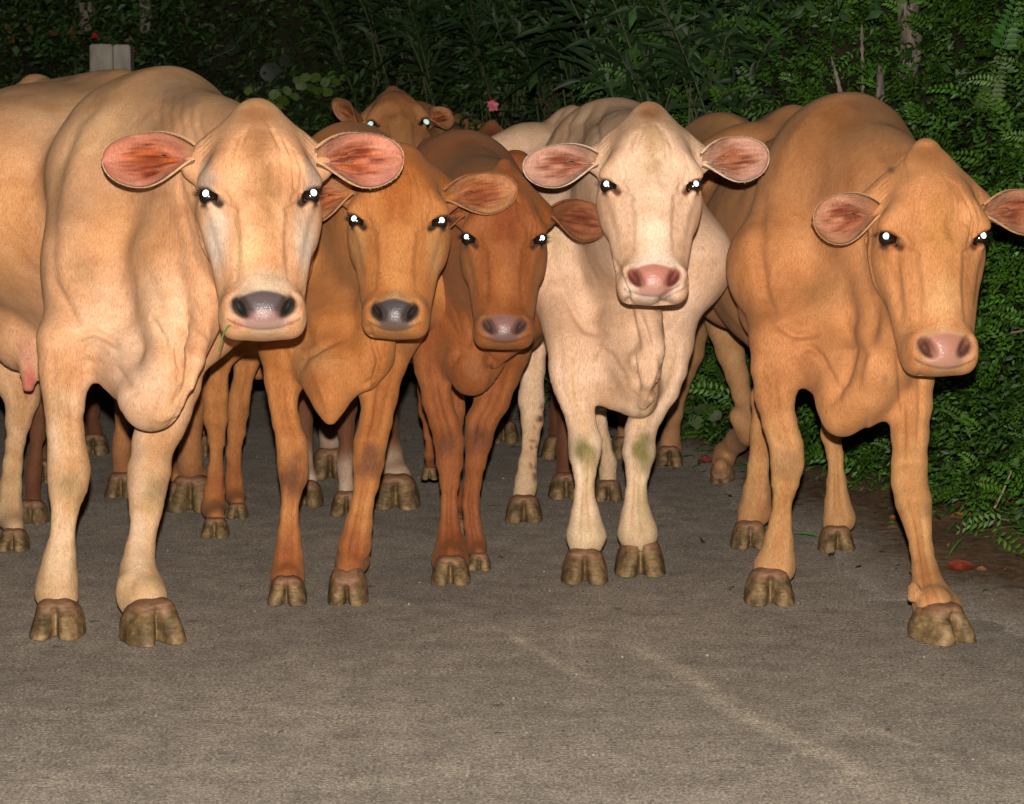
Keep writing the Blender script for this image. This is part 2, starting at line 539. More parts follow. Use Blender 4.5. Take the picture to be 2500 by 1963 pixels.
def head_details(V, N, C, wet, H, h, c):
    """relief and coat markings of the head; V world verts"""
    q = H.loc(V)
    near = (np.abs(q[:, 0]) < .2) & (q[:, 2] > -.42) & (q[:, 2] < .3) & (q[:, 1] > -.26)
    idx = np.nonzero(near)[0]; q = q[idx]
    mz = h.get('muzzle', 1.0); L = h.get('len', 1.0); wd = h.get('wide', 1.0)
    ql = q.copy(); ql[:, 2] = np.where(ql[:, 2] > 0, ql[:, 2], np.where(ql[:, 2] > -.2 * L, ql[:, 2] / L, ql[:, 2] - .2 + .2 * L))
    qm = ql.copy(); qm[:, 0] /= mz
    D = np.zeros(len(q))
    def line(pts, w, d, jit=0.0, ymin=-.12):
        nonlocal D
        best = np.full(len(q), 9.0)
        for a, b in zip(pts[:-1], pts[1:]):
            a = np.array(a); b = np.array(b); ab = b - a
            p2 = ql[:, [0, 2]]
            t = np.clip(((p2 - a) @ ab) / (ab @ ab), 0, 1)
            best = np.minimum(best, np.linalg.norm(p2 - a - t[:, None] * ab, axis=1))
        D += d * np.exp(-(best / w) ** 2) * (ql[:, 1] > ymin)
    r = np.random.default_rng(h.get('seed', 3))
    wr = h.get('wrinkle', 1.0)
    for sd in (-1, 1):
        line([(sd * .092, -.018), (sd * .072, -.038), (sd * .052, -.052)], .0036, -.0045 * wr)
        line([(sd * .098, .002), (sd * .078, -.008), (sd * .066, -.026)], .0032, -.003 * wr)
        line([(sd * .060, -.05), (sd * .052, -.12), (sd * .056, -.20)], .006, -.0018 * wr)
        line([(sd * .045, -.05), (sd * .040, -.11), (sd * .040, -.16)], .006, .002 * wr)
        n = 7 if (sd > 0) == (h.get('wside', 1) > 0) else 4
        for i in range(n):
            x0 = sd * (.030 + .011 * i + r.uniform(-.003, .003)); t0 = .14 - .012 * i + r.uniform(-.01, .01)
            line([(x0 - sd * .012, t0), (x0 + sd * .004, t0 - .045), (x0 + sd * .008 - sd * .01 * (i > 3), t0 - .10 + r.uniform(-.01, .02))], .0034, -.0034 * wr * r.uniform(.5, 1.1))
        for i in range(4):
            zz = .12 - .012 * i
            line([(sd * .105, zz + .02), (sd * .125, zz)], .003, -.002 * wr)
        for i in range(4):
            xx = sd * (.074 + .006 * i)
            line([(xx, -.205 - r.uniform(0, .02)), (xx - sd * .006, -.225)], .0025, -.0015 * wr)
    V[idx] += N[idx] * (D * H.s)[:, None]
    Ci = C[idx].copy(); wi = wet[idx].copy()
    def blob(cen, rad, col, st=1.0, soft=.5, rot=0, m=False, nz=.25):
        nonlocal Ci
        u = (qm if m else ql) - np.array(cen)
        a = math.radians(rot)
        x = u[:, 0] * math.cos(a) + u[:, 2] * math.sin(a); zz = -u[:, 0] * math.sin(a) + u[:, 2] * math.cos(a)
        d = np.sqrt((x / rad[0]) ** 2 + (u[:, 1] / rad[1]) ** 2 + (zz / rad[2]) ** 2)
        d = d + nz * vnoise(q + 5, .02) * 2 * .5
        wgt = sstep((1 - d) / soft) * st
        Ci = Ci * (1 - wgt[:, None]) + np.array(col) * wgt[:, None]
        return wgt
    for bl in c.get('face', []):
        blob(*bl[:3], **bl[3])
    # muzzle skin
    if 'ring' in c:
        blob((0, -.045, -.262), (.098, .09, .066), c['ring'], .85, .35, m=True)
    pad = c['pad']
    w1 = blob((0, -.01, -.264), (.074, .055, .038), pad, 1, .18, m=True, nz=.1)
    w1 = np.maximum(w1, blob((0, -.02, -.291), (.068, .060, .024), c.get('lip', pad), .9, .35, m=True, nz=.1))
    if 'lip2' in c:
        blob((.060, -.02, -.294), (.014, .05, .018), c['lip2'], .35, .8, m=True, nz=.6)
        blob((-.060, -.02, -.296), (.020, .05, .016), c['lip2'], .6, .7, m=True, nz=.6)
    wi = np.maximum(wi, w1)
    nc = c.get('nostril', (.012, .008, .007))
    for sd in (-1, 1):
        blob((sd * .058, -.004, -.260), (.0270, .044, .034), c.get('nrim', nc), c.get('nrs', .9), .6, rot=-sd * 20, m=True, nz=0)
        blob((sd * .0545, -.026, -.262), (.0165, .033, .029), nc, 1.0, .35, rot=-sd * 34, m=True, nz=0)
        wi = np.minimum(wi, 1 - .8 * sstep(1.6 - np.sqrt(((qm[:, 0] - sd * .053) / .017) ** 2 + ((qm[:, 2] + .265) / .024) ** 2)))
        blob((sd * .064, -.02, -.248), (.010, .030, .014), c.get('nrim', nc), .7, .6, rot=sd * 20, m=True, nz=0)
        blob((sd * .041, -.012, -.281), (.009, .018, .009), nc, .8, .6, m=True, nz=0)
        # lids and tear corner
        ec = c.get('lid', (.02, .012, .01))
        blob((sd * .116, -.064, -.008), (.034, .044, .0265), ec, .97, .4, nz=.1)
        blob((sd * .097, -.040, -.020), (.029, .034, .0120), ec, .95, .45, rot=sd * 50, nz=.1)
    sl = .7 * np.exp(-((ql[:, 2] + .3110 - .012 * (np.abs(qm[:, 0]) / .06) ** 2) / .0028) ** 2) * (ql[:, 1] > -.12) * (np.abs(qm[:, 0]) < .085)
    Ci = Ci * (1 - .75 * sl[:, None]) + np.array((.02, .012, .01)) * .75 * sl[:, None]
    C[idx] = Ci; wet[idx] = wi

def ear(H, side, e, c):
    """one ear as a cupped leaf with thickness; returns V, Q, colours"""
    ang = e.get('ang', 0); L = e.get('L', .20) * H.s; Wd = e.get('W', .115) * H.s
    face = e.get('face', 12)     # how far the opening turns outward
    M = rotm('z', 0)
    a = math.radians(ang)
    root = H.w((side * e.get('rx', .126), e.get('ry', -.128), e.get('rz', .082)))
    e1 = H.R @ unit((side * math.cos(a), e.get('fwd', 0.05), math.sin(a)))
    nn = H.R @ unit((side * math.sin(math.radians(face)), math.cos(math.radians(face)), e.get('up', 0.0)))
    nn = unit(nn - (nn @ e1) * e1)
    e2 = np.cross(nn, e1)
    if (e2 @ H.R[:, 2]) < 0: e2 = -e2
    nu, nv = 40, 27
    us = 1 - (1 - np.linspace(0, 1, nu)) ** 1.35; vs_ = np.linspace(-1, 1, nv)
    U, VV = np.meshgrid(us, vs_, indexing='ij')
    def prof(u, lower):
        ex = .95 if lower else .74
        pk = .56 if lower else .50
        a_ = np.where(u < pk, .20 + .80 * np.sin(np.pi / 2 * u / pk) ** (1.25 if lower else .95), np.sqrt(np.clip(1 - ((u - pk) / (1 - pk)) ** 2.1, 0, 1)))
        return a_ * (.56 if lower else .47)
    wl = prof(U, True); wu = prof(U, False)
    off = np.where(VV < 0, VV * wl, VV * wu) * Wd
    curl = (.40 * (1 - sstep(U * 1.6)) + e.get('cup', .13)) * Wd
    n = curl * (np.abs(VV) ** 2.2) * (1.0 + .3 * (VV > 0))
    n = n - .06 * L * U ** 2 * e.get('back', 1.0)
    # folds in the cup
    ridge = 0
    for f0 in (-.35, .05, .4):
        ridge = ridge + .010 * Wd / .115 * .35 * np.exp(-((VV - f0 * (1 - .3 * U)) / .10) ** 2) * sstep((U - .15) / .2) * sstep((.8 - U) / .3)
    n = n + ridge * e.get('fold', 2.2)
    Pm = root + (U * L)[..., None] * e1 + off[..., None] * e2 + n[..., None] * nn
    th = (.0035 + .006 * (1 - U)) * H.s * (1 - .55 * np.abs(VV) ** 4) * np.where(U > .97, .5, 1)
    # normals of the front sheet
    du = np.gradient(Pm, axis=0); dv = np.gradient(Pm, axis=1)
    nr = np.cross(du, dv); nr /= np.linalg.norm(nr, axis=2)[..., None] + 1e-9
    if (nr[nu // 2, nv // 2] @ nn) < 0: nr = -nr
    Fv = Pm + nr * (th / 2)[..., None]; Bv = Pm - nr * (th / 2 + .002)[..., None]
    V = np.concatenate([Fv.reshape(-1, 3), Bv.reshape(-1, 3)])
    Q = []
    k = nu * nv
    I, J = np.meshgrid(np.arange(nu - 1), np.arange(nv - 1), indexing='ij')
    i0 = (I * nv + J).ravel()
    q1 = np.stack([i0, i0 + 1, i0 + nv + 1, i0 + nv], 1)
    flip = side > 0
    Q.append(q1); Q.append(q1[:, ::-1] + k)
    rim = [i * nv for i in range(nu)] + [(nu - 1) * nv + j for j in range(1, nv)] + [i * nv + nv - 1 for i in range(nu - 2, -1, -1)]
    rq = [(a_, b_, b_ + k, a_ + k) for a_, b_ in zip(rim[:-1], rim[1:])]
    Q.append(np.array(rq)[:, ::-1])
    Q = np.concatenate(Q)
    fn = np.cross(V[q1[40, 1]] - V[q1[40, 0]], V[q1[40, 3]] - V[q1[40, 0]])
    if fn @ nn < 0: Q = Q[:, ::-1]
    # colours
    r = np.random.default_rng(e.get('seed', 1) + (side > 0))
    edge = np.array(c['ear_edge']); mid = np.array(c['ear_mid']); dark = np.array(c['ear_dark']); back = np.array(c['ear_back'])
    d = np.sqrt(((U - .44) / .50) ** 2 + (VV / .92) ** 2)
    so = r.uniform(0, 20)
    def n2(su, sv, o):
        return vnoise(np.stack([(U * su + o + so).ravel(), (VV * (1.2 - .5 * U) * sv + 3 * o).ravel(), np.full(U.size, o * 1.7)], 1), 1.0).reshape(U.shape)
    tone = sstep((1.0 - d) / .75) + .55 * n2(4, 5, 1) + .35 * n2(7, 13, 2)
    C = edge * (1 + .5 * n2(5, 9, 8))[..., None] + (mid - edge) * np.clip(tone, 0, 1.1)[..., None]
    st = np.clip((1.15 - d * 1.25) * (.50 + 3.2 * n2(3.6, 4.6, 3)) + 2.0 * n2(4, 17, 4) * sstep((1.05 - d) / .5), 0, 1) * e.get('streak', .95)
    C = C * (1 - st[..., None]) + dark * st[..., None]
    g = np.clip(2.2 * n2(4, 19, 6) - .25, 0, .8) * sstep((U - .4) / .2) * sstep((1.05 - U) / .3) * (VV < .45)
    C = C * (1 - g[..., None]) + edge * 1.2 * g[..., None]
    lo = sstep((.35 - U) / .2) * sstep((-VV - .1) / .4) * .6
    C = C * (1 - lo[..., None]) + np.array(c['ear_mid']) * 1.3 * lo[..., None]
    rm = sstep((np.abs(VV) - .93) / .07)
    C = C * (1 - .4 * rm[..., None]) + np.array(c.get('ear_rim', edge)) * .4 * rm[..., None]
    rt = sstep((.14 - U) / .10) * sstep((np.abs(VV) - .35) / .3)
    C = C * (1 - rt[..., None]) + np.array(c['base']) * rt[..., None]
    Cb = np.broadcast_to(back, C.shape)
    return V, Q, np.concatenate([C.reshape(-1, 3), Cb.reshape(-1, 3)])

def lashes(H, side, col_parent, thick=1.0):
    V = []; F = []
    r = np.random.default_rng(5)
    for i in range(11):
        t = i / 10
        a = np.array([side * (.127 - .012 * t), -.098 + .036 * t, .006 + .006 * math.sin(math.pi * t)])
        d = unit(np.array([side * (1.2 - .3 * t), .5 + .3 * t, -.15 + r.uniform(-.2, .2)]))
        pts = [a, a + d * .011 + np.array([0, 0, -.001]), a + d * .021 + np.array([side * .001, 0, .003])]
        rr = [.0010 * thick, .0008 * thick, .0002]
        b0 = len(V)
        for p, q in zip(pts, rr):
            for k in range(3):
                an = k * 2.0944
                V.append(H.w(p + q * (np.array([0, 0, 1]) * math.cos(an) + np.cross(d, [0, 0, 1]) * math.sin(an))))
        for s_ in range(2):
            for k in range(3):
                F.append((b0 + s_ * 3 + k, b0 + s_ * 3 + (k + 1) % 3, b0 + s_ * 3 + 3 + (k + 1) % 3, b0 + s_ * 3 + 3 + k))
    me = make_mesh('eyelash', np.array(V), np.array(F), LASH)
    return link('eyelash', me, col_parent)

def ear_hair(V, n_u, n_v, nn, parent, H, r, colr):
    """pale hairs along the rim and at the root of one ear; V = front sheet grid"""
    G = V[:n_u * n_v].reshape(n_u, n_v, 3)
    ctr = G[n_u // 2, n_v // 2]
    P0 = []; DD = []; LL = []; DM = []
    for _ in range(360):
        k = r.random() * (.9 if r.random() < .8 else 1)
        dim = 1.0
        if k < .55:
            i = int(r.uniform(2, n_u - 1)); j = 0 if r.random() < .5 else n_v - 1
            p = G[i, j]; d = unit(p - G[i, n_v // 2]) + unit(G[min(i + 1, n_u - 1), j] - G[i - 1, j]) * .9 + r.normal(size=3) * .25; l = r.uniform(.004, .010)
        elif k < .85:
            i = int(r.uniform(1, n_u * .30)); j = int(r.uniform(0, n_v)); p = G[i, j]
            dim = .75; d = unit(G[i + 4, j] - G[i, j]) + nn * .35 + r.normal(size=3) * .25; l = r.uniform(.012, .028)
        else:
            i = int(r.uniform(n_u * .3, n_u * .8)); j = int(r.uniform(1, n_v - 1)); p = G[i, j]
            dim = .5; d = unit(G[min(i + 3, n_u - 1), j] - G[i, j]) + nn * .2 + r.normal(size=3) * .2; l = r.uniform(.010, .020)
        P0.append(p); DD.append(unit(d)); LL.append(l * H.s); DM.append(dim)
    P0 = np.array(P0); DD = np.array(DD); LL = np.array(LL)
    S_ = np.cross(DD, nn); S_ /= np.linalg.norm(S_, axis=1)[:, None] + 1e-9
    w = .00045
    A = np.stack([P0 - S_ * w, P0 + S_ * w, P0 + DD * (LL * .6)[:, None] + S_ * w * .6, P0 + DD * LL[:, None] + nn * .001], 1).reshape(-1, 3)
    F = (np.array([(0, 1, 2), (0, 2, 3)])[None] + (np.arange(len(P0)) * 4)[:, None, None]).reshape(-1, 3)
    C = np.repeat(np.array(colr)[None] * np.array([1, .85, .75]) * np.array(DM)[:, None] * r.uniform(.5, .95, (len(P0), 1)), 4, 0)
    o = link('ear_hair', make_mesh('ear_hair', A, F, COAT, C, np.zeros(len(A))), parent)
    return o

# ------------------------------------------------------------------ a whole cow
def build_cow(label, origin, yaw, sc, head, legs, c, group, h=None, ears=None, extra=None, post=None, coarse=0.0100, ycoarse=0.017,
              body=None, lash=True, shine=True, lift=0.0):
    """origin: (px, D) of the withers' foot; yaw degrees, >0 = chest turned to picture right"""
    t0 = time.time()
    body = body or {}; h = h or {}
    X0 = (origin[0] - W0 / 2) / FPX * (origin[1] * math.cos(PITCH) + (CAMH - 1.2) * 0)
    O = np.array([X0, origin[1], 0.0])
    ya = math.radians(yaw)
    f = np.array([math.sin(ya), -math.cos(ya), 0]); sd = np.array([math.cos(ya), math.sin(ya), 0]); up = np.array([0, 0, 1.0])
    Rb = np.stack([sd, f, up], 1)
    Lc = lambda a, b, u: O + f * a * sc + sd * b * sc + up * u * sc
    S = Solid()
    wb = body.get('w', 1.0); top = body.get('top', 1.0)
    def E(cn, r, k=.10, neg=False, M=None):
        S.ell(Lc(cn[0], cn[1], cn[2]), np.array((r[1], r[0], r[2])) * sc, Rb if M is None else Rb @ M, k * sc, neg)
    def K(a, b, ra, rb, k=.06, sq=None):
        S.cone(Lc(*a), Lc(*b), ra * sc, rb * sc, k * sc, None if sq is None else (Rb @ np.array(sq[0], float), sq[1]))
    bl = body.get('belly', .0)
    E((-.38, 0, .81), (.52, .235 * wb, .315), .10)
    E((-.02, 0, .80), (.25, .200 * wb, .31), .10)
    E((-.72, 0, .78 - bl * .5), (.48, .295 * wb, .315 + bl * .5), .12)
    E((-1.15, 0, .96), (.27, .185, .20), .10)
    wt = body.get('withers', 1.17); ru = body.get('rump', -.02); hk = body.get('hook', .215)
    K((.02, 0, wt - .03), (-.28, 0, wt), .085, .065, .10)
    K((-.28, 0, wt), (-.65, 0, wt - .055), .062, .045, .08)
    K((-.65, 0, wt - .055), (-1.02, 0, wt + ru), .045, .050, .08)
    K((-1.02, 0, wt + ru), (-1.30, 0, wt + ru - .01), .055, .045, .06)
    for m in (-1, 1):
        K((-.93, m * hk, wt - .085 + ru), (-.97, m * .12, wt - .05 + ru), .056, .045, .04)
        K((-.97, m * .15, wt - .06 + ru), (-1.3, m * .095, wt - .11 + ru), .045, .045, .09)
        K((-1.02, m * .14, .92), (-1.0, m * .18, .66), .175, .115, .10)
        K((-.06, m * .075 * wb, wt - .05), (.14, m * .175 * wb, .80), .070, .115, .10)
        K((.14, m * .175 * wb, .80), (-.04, m * .165 * wb, .68), .115, .095, .08)
    K((-1.30, 0, wt - .02), (-1.40, 0, .98), .04, .028, .03); K((-1.40, 0, .98), (-1.42, 0, .55), .025, .015, .02); 
    K((-1.42, 0, .55), (-1.42, 0, .38), .018, .035, .02)
    br = body.get('brisket', (.17, 0, .66)); K((.02, 0, .74), br, .14, body.get('brr', .085), .10)
    if head is not None:
        H = Head(*head)
        hb = H.w((0, -.20, .03)); hb2 = H.w((0, -.17, -.06))
        nb = Lc(.05, 0, .97); nm = nb * .45 + hb * .55
        nsq = (Rb @ np.array([1., 0, 0]), .74)
        S.cone(nb, nm, .250 * sc, .165 * sc * body.get('neck', 1.), .10 * sc, nsq)
        S.cone(nm, hb, .165 * sc * body.get('neck', 1.), .105 * H.s, .08 * sc, nsq)
        S.cone(Lc(.02, 0, wt - .05), H.w((0, -.17, .12)), .085 * sc, .065 * H.s, .09 * sc)
        S.cone(Lc(.15, 0, .72), hb2, .10 * sc, .07 * H.s, .10 * sc)
        head_solid(S, H, h)
    hooves = []; knees = []
    for lg in legs:
        rows = lg['rows']; D1 = lg['D1']; D0 = lg.get('D0', D1)
        y0, y1 = rows[0][0], rows[-1][0]
        ch = []
        for i, rw in enumerate(rows):
            t = (rw[0] - y0) / max(1, (y1 - y0))
            D = rw[3] if len(rw) > 3 else D0 + (D1 - D0) * t
            rr = RP((rw[2] - rw[1]) / 2, D)
            ch.append((P((rw[1] + rw[2]) / 2, rw[0], D), rr))
        if 'from' in lg:
            a = Lc(*lg['from'][:3]); 
            mid = (a + ch[0][0]) / 2
            S.cone(a, ch[0][0], lg['from'][3] * sc, ch[0][1] * 1.0, .05 * sc)
        S.chain(ch, lg.get('k', .018))
        for p, r in ch:
            if 'thick' in lg:
                pass
        hf = lg.get('hoof')
        if hf:
            hooves.append((hf, ch[-1]))
            Dh = gD(hf[3]) if not lg.get('air') else lg['air']
            cx = (hf[0] + hf[1]) / 2
            hw = RP(hf[1] - hf[0], Dh)
            s_ = hw / .134
            Rh = rotm('z', lg.get('hyaw', 0)) @ rotm('x', lg.get('tip', 0))
            if not lg.get('air'):
                hc = ground(cx, hf[3]) + np.array([0, .062 * s_, 0])
            else:
                hc = P(cx, hf[3], Dh) + Rh @ np.array([0, .055 * s_, 0.0])
            # pastern joins the hoof behind its front wall
            S.cone(ch[-1][0], hc + Rh @ np.array([0, 0.032, .086]) * s_, ch[-1][1], .042 * s_, .02)
            if lg.get('dew'):
                for m in (lg['dew'],):
                    dp = hc + Rh @ np.array([m * .040, .060, .112]) * s_
                    S.cone(dp + np.array([0, 0, .01]), dp + np.array([m * .006, .004, -.016]), .014 * s_, .010 * s_, .015)
            lg['_h'] = (hc, s_)
        if 'knee' in lg: knees.append(lg['knee'])
    if extra: extra(S, Lc, P)
    V, Q = S.mesh(coarse, ycoarse)
    V = smooth_verts(V, Q, 1, .5)
    # loose bits (cells cut off) are ignored; gentle natural unevenness
    N = vnormals(V, Q)
    V += N * (.006 * vnoise(V, .16) + .004 * vnoise(V + 3, .07))[:, None] * (np.ones(len(V)) if head is None else np.clip(np.linalg.norm(V - H.o, axis=1) / .35 - .6, .12, 1))[:, None]
    C = np.tile(np.array(c['base'], float), (len(V), 1)); wet = np.zeros(len(V))
    q = (V - O) @ Rb / sc       # s, f, u
    # body markings: darker hump, paler under parts and inner legs
    def paint(w, col):
        nonlocal C
        w = np.clip(w, 0, 1)[:, None]; C = C * (1 - w) + np.array(col) * w
    if 'top' in c: paint(.55 * sstep((q[:, 2] - wt + .05) / .10) * (1 + vnoise(V, .1)), c['top'])
    if 'under' in c: paint(.6 * sstep((.74 - q[:, 2]) / .25) * (q[:, 2] > .2), c['under'])
    if 'legs' in c: paint(.75 * sstep((.60 - q[:, 2]) / .35), c['legs'])
    if 'foot' in c: paint(.6 * sstep((.24 - q[:, 2]) / .12) * (1 + .8 * vnoise(V, .04)), c['foot'])
    px, py = project(V)
    facing = (N * unit(1) if False else N) @ np.array([0, -1, 0.1])
    def spot(x, y, rx, ry, col, st=.8, rot=0, soft=.8, D=None, nz=.5):
        a = math.radians(rot); dx = px - x; dy = py - y
        u = dx * math.cos(a) + dy * math.sin(a); v = -dx * math.sin(a) + dy * math.cos(a)
        d = np.sqrt((u / rx) ** 2 + (v / ry) ** 2) + nz * vnoise(V, .03)
        w = sstep((1 - d) / soft) * st * (facing > -.1)
        if D is not None: w = w * (V[:, 1] > D[0]) * (V[:, 1] < D[1])
        paint(w, col)
    def crease(pts, w, d, D=(0, 99)):
        """skin fold: w in photo pixels, d in metres (negative = groove)"""
        nonlocal V
        best = np.full(len(V), 1e6)
        m = np.nonzero((facing > .05) & (V[:, 1] > D[0]) & (V[:, 1] < D[1]))[0]
        p2 = np.stack([px[m], py[m]], 1); bb = np.full(len(m), 1e6); tt = np.zeros(len(m))
        n = len(pts) - 1
        for i in range(n):
            a = np.array(pts[i], float); b = np.array(pts[i + 1], float); ab = b - a
            t = np.clip(((p2 - a) @ ab) / (ab @ ab), 0, 1)
            dd = np.linalg.norm(p2 - a - t[:, None] * ab, axis=1)
            s_ = dd < bb; bb[s_] = dd[s_]; tt[s_] = (i + t[s_]) / n
        amp = 1.25 * d * np.exp(-(bb / w) ** 2) * np.clip(np.sin(np.pi * np.clip(tt * .9 + .05, 0, 1)), 0, 1) ** .6
        V[m] += N[m] * amp[:, None]
    for lg in legs:
        if not lg.get('hoof') or coarse > .012: continue
        rw = lg['rows']; sgn = 1 if (rw[0][1] + rw[0][2]) / 2 < px.mean() else -1
        Dl = min(lg['D1'], lg.get('D0', lg['D1'])) - .3, max(lg['D1'], lg.get('D0', lg['D1'])) + .12
        n_ = len(rw)
        def pt(i, f_): return ((rw[i][1] + rw[i][2]) / 2 + f_ * (rw[i][2] - rw[i][1]) / 2, rw[i][0])
        kn = min(range(n_), key=lambda i: abs(rw[i][0] - (rw[0][0] + (rw[-1][0] - rw[0][0]) * .52)))
        crease([pt(i, .38 * sgn) for i in range(0, kn)], 7, -.006, Dl)
        crease([pt(i, -.45 * sgn) for i in range(0, kn)], 8, -.004, Dl)
        crease([pt(i, .35) for i in range(kn + 1, n_)], 5, -.004, Dl); crease([pt(i, -.40) for i in range(kn + 1, n_)], 5, -.004, Dl)
        wk = (rw[kn][2] - rw[kn][1]) / 2
        crease([pt(kn - 1, -.6), pt(kn - 1, .6)], 7, -.003, Dl); crease([pt(kn + 1, -.6), pt(kn + 1, .6)], 7, -.003, Dl)
        m_ = c.get('shin')
        if m_ is not None:
            for i in range(1, n_ - 1):
                spot((rw[i][1] + rw[i][2]) / 2 + 4 * sgn, rw[i][0], (rw[i][2] - rw[i][1]) * .30, 60, m_, .45, D=Dl)
    for k in knees:
        spot(k[0], k[1], k[2] * 1.25, k[3] * 1.25, c.get('knee', (.1, .06, .03)), k[4] if len(k) > 4 else .6)
    if post: post(spot, crease, lambda: (V, N, C, wet, px, py))
    if head is not None:
        head_details(V, N, C, wet, H, h, c)
        nv = len(V)
        VV = [V]; QQ = [Q]; CC = [C]; WW = [wet]; earsv = []
        for side, e in (ears or {}).items():
            if e is None: continue
            ev, eq, ec = ear(H, side, e, c)
            earsv.append((ev, side))
            VV.append(ev); QQ.append(eq + nv); CC.append(ec); WW.append(np.zeros(len(ev))); nv += len(ev)
        V = np.concatenate(VV); Q = np.concatenate(QQ); C = np.concatenate(CC); wet = np.concatenate(WW)
    root = empty('cow', tuple(O))
    root.location = tuple(O)
    tag(root, label, 'cow', group)
    bpy.context.view_layer.update()
    me = make_mesh('body', V, Q, COAT, np.clip(C, .004, 1), wet)
    bo = link('body', me, root)
    for lg in legs:
        if '_h' in lg:
            hc, s_ = lg['_h']
            ho = link('hoof', HOOFMESH, root)
            ho.location = tuple(hc + np.array([0, 0, 0.001])); ho.scale = (s_, s_, s_ * lg.get('hh', 1.0))
            ho.rotation_euler = (math.radians(lg.get('tip', 0)), 0, math.radians(lg.get('hyaw', 0)))
    if head is not None:
        for side in (-1, 1):
            if h.get('noeye', 0) == side: continue
            eye = link('eye', EYEMESH, root)
            ec = H.w((side * .1095, -.0745, -.003)); r = .0220 * H.s
            eye.location = tuple(ec); eye.scale = (r, r, r)
            to = unit(np.array([0, 0, CAMH]) - ec)
            dirx = H.R @ unit(np.array([side * .55, 1.0, .30]))
            dirx = unit(dirx * .65 + to * .35)
            if shine:
                pu = link('pupil', PUPMESH, eye)
                pu.matrix_parent_inverse.identity()
                pr = h.get('pup', .0076) / .0235
                pu.location = tuple(dirx * .985)
                import mathutils
                pu.rotation_mode = 'QUATERNION'
                pu.rotation_quaternion = mathutils.Vector(tuple(dirx)).to_track_quat('Z', 'Y')
                pu.scale = (pr, pr * 1.12, pr * .28)
            if lash: lashes(H, side, root, h.get('lash', 1.0))
        if lash:
            for ev, side in earsv: ear_hair(ev, 40, 27, unit(H.R @ np.array([side * .2, 1.0, 0])), root, H, np.random.default_rng(3 + side), c.get('ear_rim', c['base']))
    print('cow', label[:30], len(V), 'verts', round(time.time() - t0, 1), 's')
    return root
